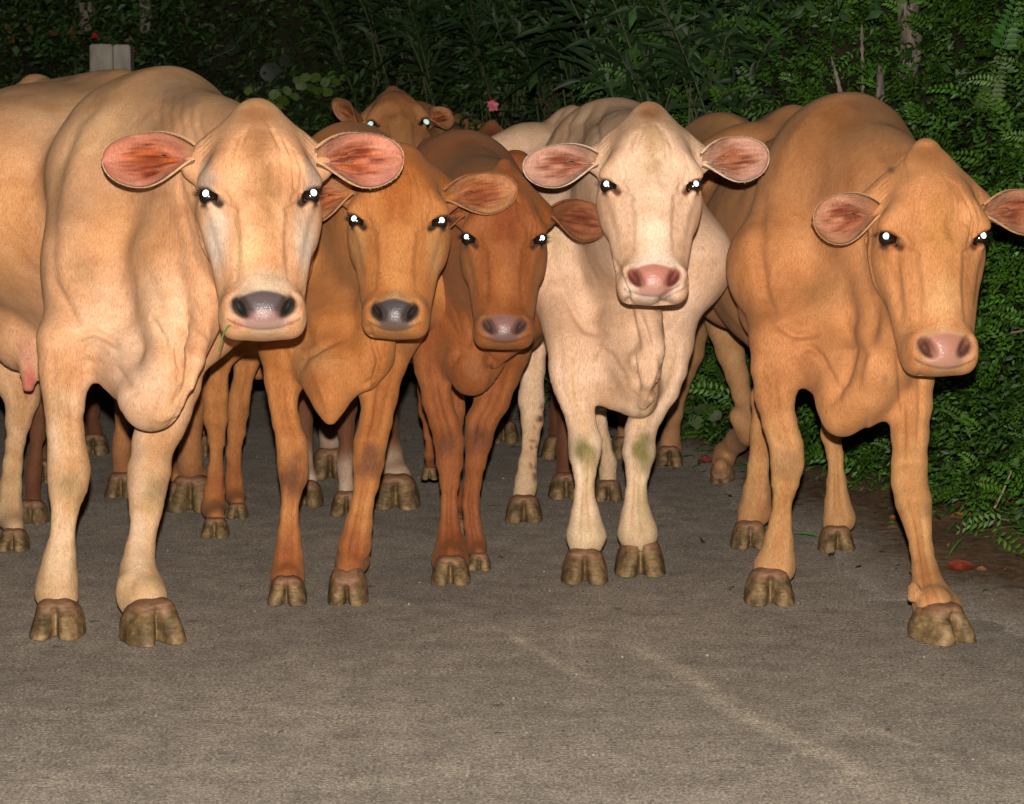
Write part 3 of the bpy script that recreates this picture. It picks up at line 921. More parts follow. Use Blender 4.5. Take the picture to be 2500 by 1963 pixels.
# ------------------------------------------------------------------ ground first
def road_material():
    M = Mat('asphalt', 0.85, 0.25)
    M.b.inputs['Diffuse Roughness'].default_value = 0.2
    geo = M.n('TexCoord').outputs['Object']
    big = M.noise(geo, 1.3, 5, .6); mid = M.noise(geo, 11, 5, .65); fine = M.noise(geo, 62, 5, .85); grit = M.noise(geo, 150, 4, .8)
    c = M.ramp(grit, [(.32, (.06, .054, .046)), (.45, (.29, .258, .216)), (.54, (.42, .372, .312)), (.68, (.90, .82, .72))])
    c = M.mix(1.0, c, M.ramp(fine, [(.30, (.38, .37, .36)), (.45, (.88, .88, .88)), (.55, (1.08, 1.08, 1.08)), (.72, (1.5, 1.47, 1.42))]), 'MULTIPLY')
    c = M.mix(1.0, c, M.ramp(mid, [(.3, (.70, .69, .68)), (.7, (1.18, 1.17, 1.14))]), 'MULTIPLY')
    c = M.mix(1.0, c, M.ramp(big, [(.3, (.80, .80, .80)), (.7, (1.15, 1.13, 1.10))]), 'MULTIPLY')
    sep = M.n('SeparateXYZ'); M.l(geo, sep.inputs[0])
    def streak(px0, py0, px1, py1, w, amt, c):
        a = ground(px0, py0); b = ground(px1, py1); d = unit((b - a)[:2]); n = (-d[1], d[0])
        off = -(a[0] * n[0] + a[1] * n[1])
        e = M.math('ADD', M.math('ADD', M.math('MULTIPLY', sep.outputs[0], float(n[0])), M.math('MULTIPLY', sep.outputs[1], float(n[1]))), float(off))
        e = M.math('ADD', e, M.math('MULTIPLY', M.math('SUBTRACT', M.noise(geo, 2.2, 3, .5), .5), .10))
        g = M.math('SUBTRACT', 1.0, M.math('DIVIDE', M.math('ABSOLUTE', e), w), True)
        al = M.math('ADD', M.math('MULTIPLY', sep.outputs[0], float(d[0])), M.math('MULTIPLY', sep.outputs[1], float(d[1])))
        mid_ = float((a[:2] + b[:2]) @ d / 2); hl = float(np.linalg.norm((b - a)[:2]) / 2)
        fade = M.math('SUBTRACT', 1.4, M.math('DIVIDE', M.math('ABSOLUTE', M.math('SUBTRACT', al, mid_)), hl), True)
        m = M.math('MULTIPLY', M.math('MULTIPLY', g, fade), M.ramp(M.noise(geo, 16, 5, .8), [(.38, .1), (.62, 1.0)]))
        return M.mix(M.math('MULTIPLY', m, amt), c, M.mix(1.0, c, (1.9, 1.85, 1.76), 'MULTIPLY'))
    c = streak(1180, 1515, 1470, 1680, .030, .75, c)
    c = streak(1520, 1560, 2150, 1930, .045, .95, c)
    c = streak(1500, 1180, 1720, 1300, .05, .5, c); c = streak(2050, 1740, 2300, 1850, .02, .6, c)
    v = M.n('TexVoronoi', i_Scale=7.0, i_Randomness=1.0); M.l(geo, v.inputs['Vector'])
    sp = M.math('GREATER_THAN', M.math('MULTIPLY', v.outputs['Color'], 1.0), .80)
    sd = M.math('SUBTRACT', 1.0, M.math('DIVIDE', M.math('ADD', v.outputs['Distance'], M.math('MULTIPLY', M.math('SUBTRACT', fine, .5), .35)), .16), True)
    c = M.mix(M.math('MULTIPLY', M.math('MULTIPLY', sp, sd), .85), c, (.035, .028, .020))
    v2 = M.n('TexVoronoi', i_Scale=70.0); M.l(geo, v2.inputs['Vector'])
    w2 = M.math('MULTIPLY', M.math('GREATER_THAN', v2.outputs['Color'], .90), M.math('LESS_THAN', v2.outputs['Distance'], .30))
    c = M.mix(M.math('MULTIPLY', w2, .30), c, (.50, .46, .40))
    v3 = M.n('TexVoronoi', i_Scale=42.0); M.l(geo, v3.inputs['Vector'])
    w3 = M.math('MULTIPLY', M.math('LESS_THAN', v3.outputs['Color'], .17), M.math('LESS_THAN', v3.outputs['Distance'], .34))
    c = M.mix(M.math('MULTIPLY', w3, M.ramp(mid, [(.4, 0.0), (.65, .6)])), c, (.05, .042, .035))
    M.l(c, M.b.inputs['Base Color'])
    nb = M.bump(grit, .9, .006); nb = M.bump(fine, .7, .010, nb); nb = M.bump(mid, .3, .012, nb)
    M.l(nb, M.b.inputs['Normal'])
    return M.m
gv = np.array([(-60, -8, 0), (60, -8, 0), (60, 120, 0), (-60, 120, 0)], float)
road = link('road', make_mesh('road', gv, np.array([[0, 1, 2, 3]]), road_material(), smooth=False)); tag(road, kind='structure')

HERD = 'cows walking down the road'
COLS = {}
CREAM = dict(base=(.63, .335, .172), top=(.38, .22, .10), legs=(.56, .38, .21), foot=(.40, .27, .14), knee=(.26, .20, .10),
             pad=(.090, .066, .066), lip=(.27, .15, .13), lip2=(.42, .13, .07), nostril=(.010, .008, .008), nrim=(.022, .017, .018), ring=(.66, .54, .40),
             ear_edge=(.47, .19, .125), ear_mid=(.42, .10, .022), ear_dark=(.14, .022, .008), ear_back=(.5, .33, .18), ear_rim=(.60, .40, .30), shin=(.50, .27, .11),
             lid=(.02, .013, .011),
             face=[((0, -.06, .17), (.07, .12, .06), (.42, .17, .06), dict(st=.7, soft=.9)),
                   ((0, -.04, .09), (.05, .12, .09), (.27, .125, .045), dict(st=.85, soft=.9)),
                   ((.01, .0, -.03), (.04, .1, .14), (.36, .185, .07), dict(st=.75, soft=.9)),
                   ((0.04, .0, .0), (.012, .1, .09), (.30, .16, .07), dict(st=.4, soft=.9)),
                   ((-.03, .0, -.14), (.06, .1, .07), (.68, .48, .25), dict(st=.7, soft=.9)),
                   ((0, .0, -.215), (.09, .12, .045), (.66, .54, .40), dict(st=.8, soft=.8)),
                   ((0.02, .0, -.205), (.035, .1, .03), (.34, .26, .15), dict(st=.5, soft=.9)),
                   ((-.112, -.07, .03), (.040, .08, .075), (.27, .21, .175), dict(st=.85, soft=.6)),
                   ((.112, -.07, .03), (.040, .08, .075), (.31, .24, .20), dict(st=.85, soft=.6)),
                   ((-.095, -.07, -.10), (.050, .09, .11), (.62, .50, .39), dict(st=.85, soft=.8)),
                   ((.095, -.07, -.10), (.050, .09, .11), (.62, .50, .39), dict(st=.85, soft=.8)),
                   ((0, -.01, -.234), (.062, .08, .010), (.05, .04, .04), dict(st=.8, soft=.8)),
                   ])
def cowA():
    legs = [dict(D0=6.16, D1=6.02, rows=[(830, 92, 225), (894, 96, 206), (940, 102, 205), (987, 110, 204), (1058, 116, 204), (1110, 117, 212), (1151, 117, 219), (1190, 120, 210), (1221, 124, 194), (1268, 127, 185), (1315, 122, 180), (1360, 108, 184), (1409, 96, 187), (1446, 88, 187)],
                 hoof=(63, 199, 1465, 1563), knee=(165, 1190, 50, 45), **{'from': (.10, -.17, .78, .10)}),
            dict(D0=6.32, D1=5.98, rows=[(860, 395, 510), (940, 375, 490), (1000, 352, 470), (1043, 335, 450), (1081, 323, 426), (1151, 313, 414), (1198, 313, 404), (1245, 318, 396), (1292, 321, 382), (1339, 311, 376), (1385, 300, 377), (1432, 292, 393), (1456, 292, 404)],
                 hoof=(285, 440, 1456, 1577), hyaw=25, dew=-1, knee=(372, 1200, 45, 50), **{'from': (.12, .17, .78, .10)}),
            dict(D0=7.35, D1=7.2, rows=[(880, -60, 110), (940, 0, 100), (976, 14, 95), (1028, 14, 77), (1081, 14, 61), (1134, 7, 54), (1186, 0, 51), (1239, -5, 53), (1260, -8, 55)],
                 hoof=(-12, 66, 1272, 1348), **{'from': (-.95, .15, .85, .13)}),
            dict(D0=7.6, D1=7.5, rows=[(900, -330, -200), (1000, -300, -220), (1100, -300, -250), (1240, -300, -240)],
                 hoof=(-300, -220, 1250, 1310), **{'from': (-1.0, -.15, .85, .13)})]
    def extra(S, L, P):
        # brisket and dewlap folds hanging between the forelegs
        S.chain([(P(290, 800, 6.20), RP(110, 6.1)), (P(330, 900, 6.12), RP(82, 6.1)), ], .09)
        S.chain([(P(330, 900, 6.10), RP(82, 6.1)), (P(366, 978, 5.98), RP(66, 6.0)), (P(368, 992, 5.97), RP(55, 6.0))], .035)
        S.chain([(P(420, 640, 6.1), RP(90, 6.1)), (P(430, 760, 6.08), RP(80, 6.1)), ], .09)
        S.chain([(P(430, 760, 6.04), RP(70, 6.1)), (P(415, 900, 5.97), RP(45, 6.0)), (P(392, 985, 5.95), RP(34, 6.0))], .05)
        S.chain([(P(500, 640, 6.0), RP(52, 6)), (P(500, 760, 5.98), RP(36, 6.0)), (P(476, 880, 5.90), RP(22, 6)), (P(463, 942, 5.90), RP(15, 6))], .02)
        S.chain([(P(515, 790, 5.98), RP(26, 6)), (P(446, 950, 5.91), RP(17, 6)), (P(434, 985, 5.91), RP(18, 6))], .012)
        S.chain([(P(440, 900, 5.98), RP(25, 6)), (P(422, 1003, 5.92), RP(16, 6)), (P(392, 1018, 5.92), RP(15, 6))], .012)
        S.ell(P(120, 478, 6.98), (.36, .42, .305), None, .10)
        S.cone(P(275, 420, 6.50), P(305, 700, 6.32), .15, .14, .12)
        S.cone(P(60, 232, 7.6), P(300, 218, 6.9), .040, .050, .07); S.ball(P(85, 215, 7.5), .035, .05)
        # udder
        S.ell(P(60, 800, 7.0), (.10, .13, .12), None, .06)
        for x, y in ((70, 945), (112, 925)):
            S.cone(P(x, 860, 6.9), P(x, y, 6.9), .035, .017, .02)
    def post(spot, crease, get):
        spot(20, 520, 130, 300, (.56, .265, .095), .7); spot(330, 780, 190, 190, (.70, .46, .29), .75, 20); spot(300, 980, 160, 130, (.70, .47, .32), .6); spot(250, 330, 260, 120, (.60, .40, .22), .5, 10); spot(300, 560, 160, 140, (.55, .27, .10), .5)
        for yy in (1000, 1080, 1300, 1390): spot(145 if yy < 1200 else 150, yy, 60, 80, (.64, .46, .30), .55)
        for yy in (1080, 1180, 1300, 1380): spot(338, yy, 36, 90, (.66, .48, .33), .65)
        spot(400, 1080, 26, 100, (.52, .29, .13), .6, 10); spot(165, 1060, 30, 90, (.50, .26, .10), .55)
        spot(62, 860, 34, 60, (.48, .22, .14), .8, D=(6.6, 7.3)); spot(72, 930, 30, 60, (.52, .15, .11), 1.0, D=(6.6, 7.3), nz=0)
        spot(430, 230, 90, 55, (.30, .20, .13), .6, 20); spot(210, 660, 60, 60, (.30, .17, .07), .45)
        spot(330, 900, 150, 120, (.62, .40, .26), .6); spot(360, 1010, 60, 50, (.45, .25, .13), .5)
        spot(140, 440, 45, 90, (.34, .26, .11), .35, 30)
        crease([(250, 240), (190, 300), (150, 400), (128, 500), (125, 650), (135, 720)], 14, -.006)
        crease([(285, 250), (215, 330), (170, 440)], 24, .005)
        crease([(130, 690), (170, 760), (190, 800)], 12, -.012)
        crease([(150, 850), (185, 825), (230, 810), (270, 830), (300, 870)], 9, -.012)
        crease([(210, 860), (240, 835), (290, 860), (330, 920)], 12, .008)
        crease([(370, 780), (400, 830), (410, 890), (400, 940)], 8, -.012)
        crease([(430, 840), (440, 900), (430, 960)], 8, -.012); crease([(455, 830), (462, 880), (450, 950)], 6, .008)
        crease([(340, 640), (380, 720), (400, 780)], 20, -.005); crease([(200, 880), (280, 900), (330, 960)], 8, -.010)
        for i in range(7):
            crease([(430 + i * 8, 400 + i * 25), (440 + i * 10, 520 + i * 18), (470 + i * 9, 640 + i * 14)], 7, -.0022 * (1 + (i % 2)))
        for i in range(6):
            crease([(400 + 14 * i, 690 + 8 * i), (440 + 12 * i, 760 + 6 * i), (470 + 8 * i, 800 + 5 * i)], 5, -.004)
        for i in range(5):
            crease([(400 + 22 * i, 215 + 10 * i), (385 + 25 * i, 270 + 9 * i), (392 + 28 * i, 320 + 7 * i)], 7, -.003)
    return build_cow('large cream cow with grey muzzle at the left edge, biggest of the herd', (395, 6.50), 23, 1.09,
                     (637, 453, 5.68, 1.03, 8, 18, 0), legs, CREAM, HERD,
                     body=dict(rump=-.05, withers=1.115), h=dict(muzzle=.93, poll=.03, seed=4, wrinkle=1.1, len=1.0), ears={-1: dict(ang=0, L=.195, W=.116, seed=2, rx=.142, rz=.094), 1: dict(ang=3, L=.192, W=.118, seed=9, rx=.128, rz=.086)}, extra=extra, post=post)

ORANGE = dict({k: v for k, v in CREAM.items() if k != 'lip2'}, shin=(.27, .085, .022), base=(.42, .165, .048), top=(.30, .10, .03), legs=(.40, .17, .055), foot=(.24, .075, .022), knee=(.13, .055, .028),
              pad=(.060, .050, .053), lip=(.085, .06, .055), ring=(.42, .25, .11), ear_edge=(.44, .20, .09), ear_mid=(.34, .10, .03), ear_dark=(.16, .035, .012), ear_back=(.30, .13, .05), ear_rim=(.45, .25, .14),
              face=[((0, -.04, .10), (.13, .14, .14), (.36, .115, .022), dict(st=.8, soft=.9)),
                    ((0, .0, .03), (.06, .1, .10), (.33, .09, .018), dict(st=.6, soft=.9)),
                    ((0, .0, -.15), (.07, .1, .09), (.46, .21, .065), dict(st=.7, soft=.9)),
                    ((-.10, -.07, -.09), (.04, .08, .10), (.46, .27, .11), dict(st=.6, soft=.8)),
                    ((.10, -.07, -.09), (.04, .08, .10), (.46, .27, .11), dict(st=.6, soft=.8)),
                    ((0, .0, -.222), (.06, .12, .022), (.12, .08, .05), dict(st=.6, soft=.9))])
def cowB():
    legs = [dict(D0=6.55, D1=6.42, rows=[(850, 632, 750), (926, 643, 731), (977, 653, 724), (1028, 663, 731), (1078, 673, 749), (1129, 678, 753), (1164, 681, 752), (1205, 688, 734), (1255, 687, 726), (1306, 678, 734), (1356, 671, 739), (1407, 662, 742)],
                 hoof=(648, 747, 1415, 1480), knee=(715, 1165, 38, 60, .8), **{'from': (.10, -.17, .80, .10)}),
            dict(D0=6.55, D1=6.36, rows=[(880, 900, 995), (967, 881, 972), (1028, 878, 957), (1078, 865, 944), (1129, 863, 936), (1179, 865, 924), (1230, 858, 908), (1280, 843, 905), (1331, 826, 903), (1365, 820, 900, 6.46)],
                 hoof=(797, 899, 1385, 1490), air=6.34, tip=34, hh=1.3, knee=(905, 1130, 38, 55, .8), **{'from': (.12, .17, .78, .09)}),
            dict(D0=7.45, D1=7.45, rows=[(840, 510, 600), (894, 515, 562), (964, 495, 557), (1020, 496, 555), (1081, 510, 546), (1151, 508, 546), (1198, 499, 548), (1240, 494, 549)],
                 hoof=(487, 557, 1250, 1315), **{'from': (-.97, -.15, .85, .12)}),
            dict(D0=7.75, D1=7.75, rows=[(840, 585, 660), (894, 571, 628), (977, 558, 608), (1011, 555, 604), (1057, 555, 597), (1104, 553, 588), (1175, 550, 592), (1210, 553, 598)],
                 hoof=(550, 604, 1217, 1268), **{'from': (-1.0, .1, .85, .12)})]
    def extra(S, L, P):
        S.ell(P(820, 820, 6.62), (.13, .14, .13), None, .09)
        S.chain([(P(825, 830, 6.50), RP(92, 6.4)), (P(814, 915, 6.42), RP(62, 6.4)), (P(807, 975, 6.38), RP(26, 6.4)), (P(806, 1022, 6.37), RP(9, 6.4))], .06)
        S.chain([(P(930, 760, 6.42), RP(50, 6.4)), (P(915, 870, 6.40), RP(34, 6.4)), (P(898, 928, 6.40), RP(16, 6.4))], .06)
        S.chain([(P(745, 880, 6.5), RP(30, 6.4)), (P(790, 920, 6.45), RP(38, 6.4))], .06)
    def post(spot, crease, get):
        spot(850, 700, 40, 90, (.20, .09, .035), .5, -20); spot(760, 880, 90, 70, (.44, .25, .11), .5)
        spot(700, 1350, 45, 90, (.22, .06, .018), .6); spot(860, 1340, 45, 90, (.22, .06, .018), .6)
        crease([(735, 900), (745, 870), (780, 850), (830, 830)], 8, -.010); crease([(900, 800), (925, 880), (915, 930), (885, 940)], 7, -.010)
        crease([(740, 660), (730, 760), (760, 850)], 14, -.008); crease([(690, 850), (700, 890)], 9, -.008)
        crease([(760, 890), (790, 960), (800, 1000)], 8, .006)
    return build_cow('orange brown cow with dark grey nose, right beside the big cream cow', (850, 6.95), 16, .98,
                     (969, 522, 6.17, .915, 0, 17, 1), legs, ORANGE, HERD,
                     h=dict(muzzle=.84, poll=.02, seed=8, wrinkle=.8, wside=1, len=.985), ears={-1: dict(ang=-12, L=.19, W=.11, seed=22), 1: dict(ang=11, L=.19, W=.108, seed=19, face=5, rz=.072)}, extra=extra, post=post, body=dict(withers=1.045))

RUSSET = dict(ORANGE, shin=(.20, .06, .02), base=(.27, .088, .026), top=(.25, .085, .030), legs=(.27, .09, .028), foot=(.18, .055, .022), knee=(.10, .04, .02),
              pad=(.19, .090, .078), lip=(.14, .075, .065), nostril=(.05, .025, .022), nrim=(.12, .06, .05), ring=(.27, .12, .045), ear_edge=(.22, .08, .035), ear_mid=(.19, .055, .02), ear_dark=(.10, .022, .009), ear_back=(.17, .06, .025), ear_rim=(.26, .11, .05),
              lid=(.05, .02, .012),
              face=[((0, -.06, .17), (.06, .1, .06), (.10, .028, .013), dict(st=.9, soft=.8)),
                    ((0, .0, .05), (.075, .12, .12), (.19, .043, .012), dict(st=.8, soft=.9)),
                    ((0, .0, -.15), (.06, .1, .10), (.34, .12, .032), dict(st=.6, soft=.9)),
                    ((-.10, -.07, -.09), (.04, .08, .10), (.30, .13, .045), dict(st=.5, soft=.8)),
                    ((.10, -.07, -.09), (.04, .08, .10), (.30, .13, .045), dict(st=.5, soft=.8))])
def cowC():
    legs = [dict(D0=6.85, D1=6.70, rows=[(850, 1005, 1125), (901, 1012, 1096), (977, 1030, 1104), (1028, 1047, 1119), (1078, 1058, 1134), (1129, 1065, 1131), (1179, 1073, 1122), (1230, 1074, 1118), (1280, 1070, 1123), (1331, 1063, 1136), (1366, 1055, 1143)],
                 hoof=(1050, 1149, 1372, 1430), knee=(1090, 1085, 36, 40, .7), **{'from': (.12, -.16, .82, .10)}),
            dict(D0=6.95, D1=6.88, rows=[(860, 1185, 1285), (920, 1180, 1265), (977, 1162, 1246), (1028, 1138, 1214), (1078, 1134, 1202), (1129, 1134, 1187), (1179, 1131, 1176), (1230, 1126, 1171), (1280, 1131, 1176), (1331, 1136, 1189)],
                 hoof=(1140, 1199, 1351, 1394), knee=(1165, 1075, 34, 45, .7), **{'from': (.08, .15, .80, .10)}),
            dict(D0=7.5, D1=7.55, rows=[(880, 1090, 1140), (1000, 1094, 1136), (1080, 1098, 1130), (1200, 1100, 1128), (1260, 1096, 1132)],
                 hoof=(1088, 1140, 1265, 1305), **{'from': (-.7, 0, .80, .10)}),
            dict(D0=7.9, D1=7.85, rows=[(880, 1010, 1090), (1000, 1022, 1062), (1060, 1034, 1058), (1110, 1036, 1062)],
                 hoof=(1027, 1070, 1113, 1172), air=7.85, **{'from': (-.97, -.12, .85, .12)})]
    def extra(S, L, P):
        S.ell(P(1150, 800, 6.95), (.13, .14, .13), None, .09)
        S.chain([(P(1170, 800, 6.80), RP(85, 6.7)), (P(1155, 890, 6.74), RP(55, 6.7)), (P(1152, 928, 6.72), RP(26, 6.7))], .08)
        S.ball(P(1258, 408, 7.35), RP(44, 7.3), .03)
        S.chain([(P(1230, 830, 6.65), RP(50, 6.7)), (P(1205, 880, 6.65), RP(22, 6.7))], .04)
    def post(spot, crease, get):
        spot(1250, 650, 20, 200, (.14, .05, .02), .3); spot(1180, 470, 35, 25, (.10, .045, .02), .7, 45, D=(6.6, 9))
        spot(1155, 900, 50, 50, (.22, .09, .035), .5)
        for i in range(6):
            crease([(1040 + i * 18, 700 + i * 10), (1070 + i * 16, 760 + i * 10), (1115 + i * 6, 830 + i * 4)], 7, -.006 * (.6 + .4 * (i % 2)))
        crease([(1100, 890), (1120, 860), (1150, 870)], 7, -.010); crease([(1180, 860), (1210, 890), (1190, 905)], 6, -.010)
    return build_cow('dark russet cow with crossed forelegs and pinkish nose, third from the left', (1130, 7.15), 6, .93,
                     (1233, 568, 6.35, .815, 2, 17, 1), legs, RUSSET, HERD,
                     h=dict(muzzle=.92, poll=.085, seed=12, wrinkle=.7, wide=.96, len=1.12), ears={-1: dict(ang=-5, L=.17, W=.11, seed=31), 1: dict(ang=-6, L=.175, W=.12, seed=33, rx=.148)}, extra=extra, post=post,
                     body=dict(withers=1.17))

PALE = dict({k: v for k, v in CREAM.items() if k != 'lip2'}, shin=(.58, .36, .19), base=(.67, .435, .285), top=(.50, .33, .20), legs=(.66, .49, .32), foot=(.50, .36, .20), knee=(.15, .125, .035),
            pad=(.42, .17, .12), lip=(.38, .18, .13), nostril=(.14, .035, .025), nrim=(.28, .09, .06), ring=(.74, .62, .52), ear_edge=(.46, .25, .18), ear_mid=(.32, .11, .055), ear_dark=(.15, .035, .015), ear_back=(.55, .42, .30), ear_rim=(.62, .48, .38),
            lid=(.16, .05, .03),
            face=[((0, -.08, .185), (.05, .08, .05), (.30, .14, .06), dict(st=.9, soft=.8)),
                  ((0, -.0, .11), (.04, .12, .10), (.46, .28, .13), dict(st=.7, soft=.9)),
                  ((.0, .0, .03), (.035, .1, .035), (.34, .25, .11), dict(st=.6, soft=.9)),
                  ((0, .0, -.15), (.07, .1, .08), (.76, .60, .44), dict(st=.7, soft=.9)),
                  ((0, .0, -.22), (.09, .12, .04), (.78, .66, .54), dict(st=.7, soft=.8))])
def cowF():
    legs = [dict(D0=6.80, D1=6.68, rows=[(840, 1338, 1455), (901, 1341, 1434), (940, 1350, 1430), (977, 1366, 1429), (1028, 1384, 1453), (1078, 1389, 1468), (1110, 1390, 1465), (1154, 1402, 1455), (1205, 1404, 1450), (1255, 1394, 1462), (1306, 1383, 1477)],
                 hoof=(1369, 1488, 1331, 1427), knee=(1425, 1100, 36, 45, .95), **{'from': (.12, -.16, .80, .10)}),
            dict(D0=6.90, D1=6.76, rows=[(840, 1570, 1690), (900, 1590, 1675), (952, 1576, 1655), (1002, 1549, 1622), (1053, 1526, 1599), (1103, 1520, 1599), (1154, 1529, 1584), (1205, 1527, 1579), (1255, 1518, 1586), (1300, 1510, 1602)],
                 hoof=(1501, 1629, 1326, 1409), knee=(1568, 1105, 34, 60, .95), **{'from': (.10, .16, .80, .10)}),
            dict(D0=7.7, D1=7.62, rows=[(780, 1270, 1350), (850, 1264, 1334), (901, 1268, 1331), (977, 1268, 1328), (1028, 1275, 1326), (1078, 1276, 1313), (1129, 1268, 1308), (1179, 1257, 1311)],
                 hoof=(1232, 1326, 1205, 1278), **{'from': (-.97, -.17, .80, .12)}),
            dict(D0=8.0, D1=8.0, rows=[(800, 1445, 1530), (926, 1440, 1477), (1000, 1443, 1478), (1078, 1460, 1490), (1129, 1460, 1505)],
                 hoof=(1450, 1522, 1149, 1225), **{'from': (-1.0, .1, .80, .12)})]
    def extra(S, L, P):
        S.chain([(P(1480, 820, 6.90), RP(105, 6.8)), (P(1515, 905, 6.80), RP(66, 6.7)), (P(1552, 960, 6.74), RP(34, 6.7)), (P(1566, 985, 6.72), RP(18, 6.7))], .09)
        S.chain([(P(1540, 720, 6.8), RP(64, 6.6)), (P(1548, 820, 6.74), RP(60, 6.6)), (P(1560, 900, 6.68), RP(36, 6.6)), (P(1566, 940, 6.68), RP(22, 6.6))], .07)
        S.chain([(P(1585, 770, 6.68), RP(34, 6.6)), (P(1592, 850, 6.62), RP(24, 6.6)), (P(1600, 915, 6.59), RP(13, 6.6))], .045)
        S.chain([(P(1560, 880, 6.62), RP(26, 6.6)), (P(1582, 930, 6.61), RP(18, 6.6)), (P(1590, 925, 6.61), RP(16, 6.6))], .02)
        S.chain([(P(1572, 950, 6.64), RP(20, 6.6)), (P(1582, 968, 6.64), RP(17, 6.6)), (P(1572, 990, 6.66), RP(14, 6.6))], .012)
        S.cone(P(1450, 860, 7.6), P(1448, 935, 7.6), .03, .014, .02)
    def post(spot, crease, get):
        spot(1448, 930, 20, 35, (.42, .14, .10), 1, D=(7.4, 7.8), nz=0)
        spot(1490, 720, 60, 120, (.36, .20, .10), .5, -25); spot(1350, 600, 60, 60, (.48, .34, .16), .45)
        rr = np.random.default_rng(9)
        for i in range(34):
            y = rr.uniform(960, 1190); x = 1322 - (y - 960) * .10 + rr.normal() * 9
            spot(x, y, rr.uniform(3, 9), rr.uniform(3, 11), (.09, .05, .03), rr.uniform(.4, .9), D=(7.3, 8), nz=1.0)
        spot(1440, 1170, 30, 90, (.46, .30, .14), .5); spot(1570, 1230, 22, 90, (.36, .27, .10), .6)
        crease([(1370, 700), (1400, 760), (1430, 800), (1500, 830)], 12, -.012); crease([(1340, 560), (1345, 640), (1370, 700)], 16, -.01)
        crease([(1500, 640), (1530, 720), (1545, 800), (1560, 860)], 8, -.012); crease([(1560, 760), (1580, 820), (1600, 870)], 7, -.010)
        crease([(1545, 850), (1550, 920), (1560, 950)], 6, -.010); crease([(1440, 870), (1460, 850), (1490, 870), (1530, 930)], 8, -.008)
        crease([(1600, 760), (1640, 720), (1680, 690)], 14, -.012); crease([(1630, 820), (1660, 780), (1690, 760)], 12, .008)
        for i in range(4): crease([(1380 + 35 * i, 260 - 3 * i), (1350 + 35 * i, 300), (1340 + 40 * i, 350)], 7, -.005)
    return build_cow('pale cream cow with pink nose and olive stained knees, second from the right', (1500, 7.15), 5, 1.02,
                     (1594, 434, 6.25, .945, 1, 17, 0), legs, PALE, HERD,
                     h=dict(muzzle=.92, poll=.04, seed=15, wrinkle=.9, lash=.6, len=.98), ears={-1: dict(ang=-3, L=.19, W=.108, seed=41, rx=.140, rz=.070), 1: dict(ang=8, L=.178, W=.115, seed=44, rx=.136, rz=.070)}, extra=extra, post=post, body=dict(withers=1.125, rump=.012, hook=.235))

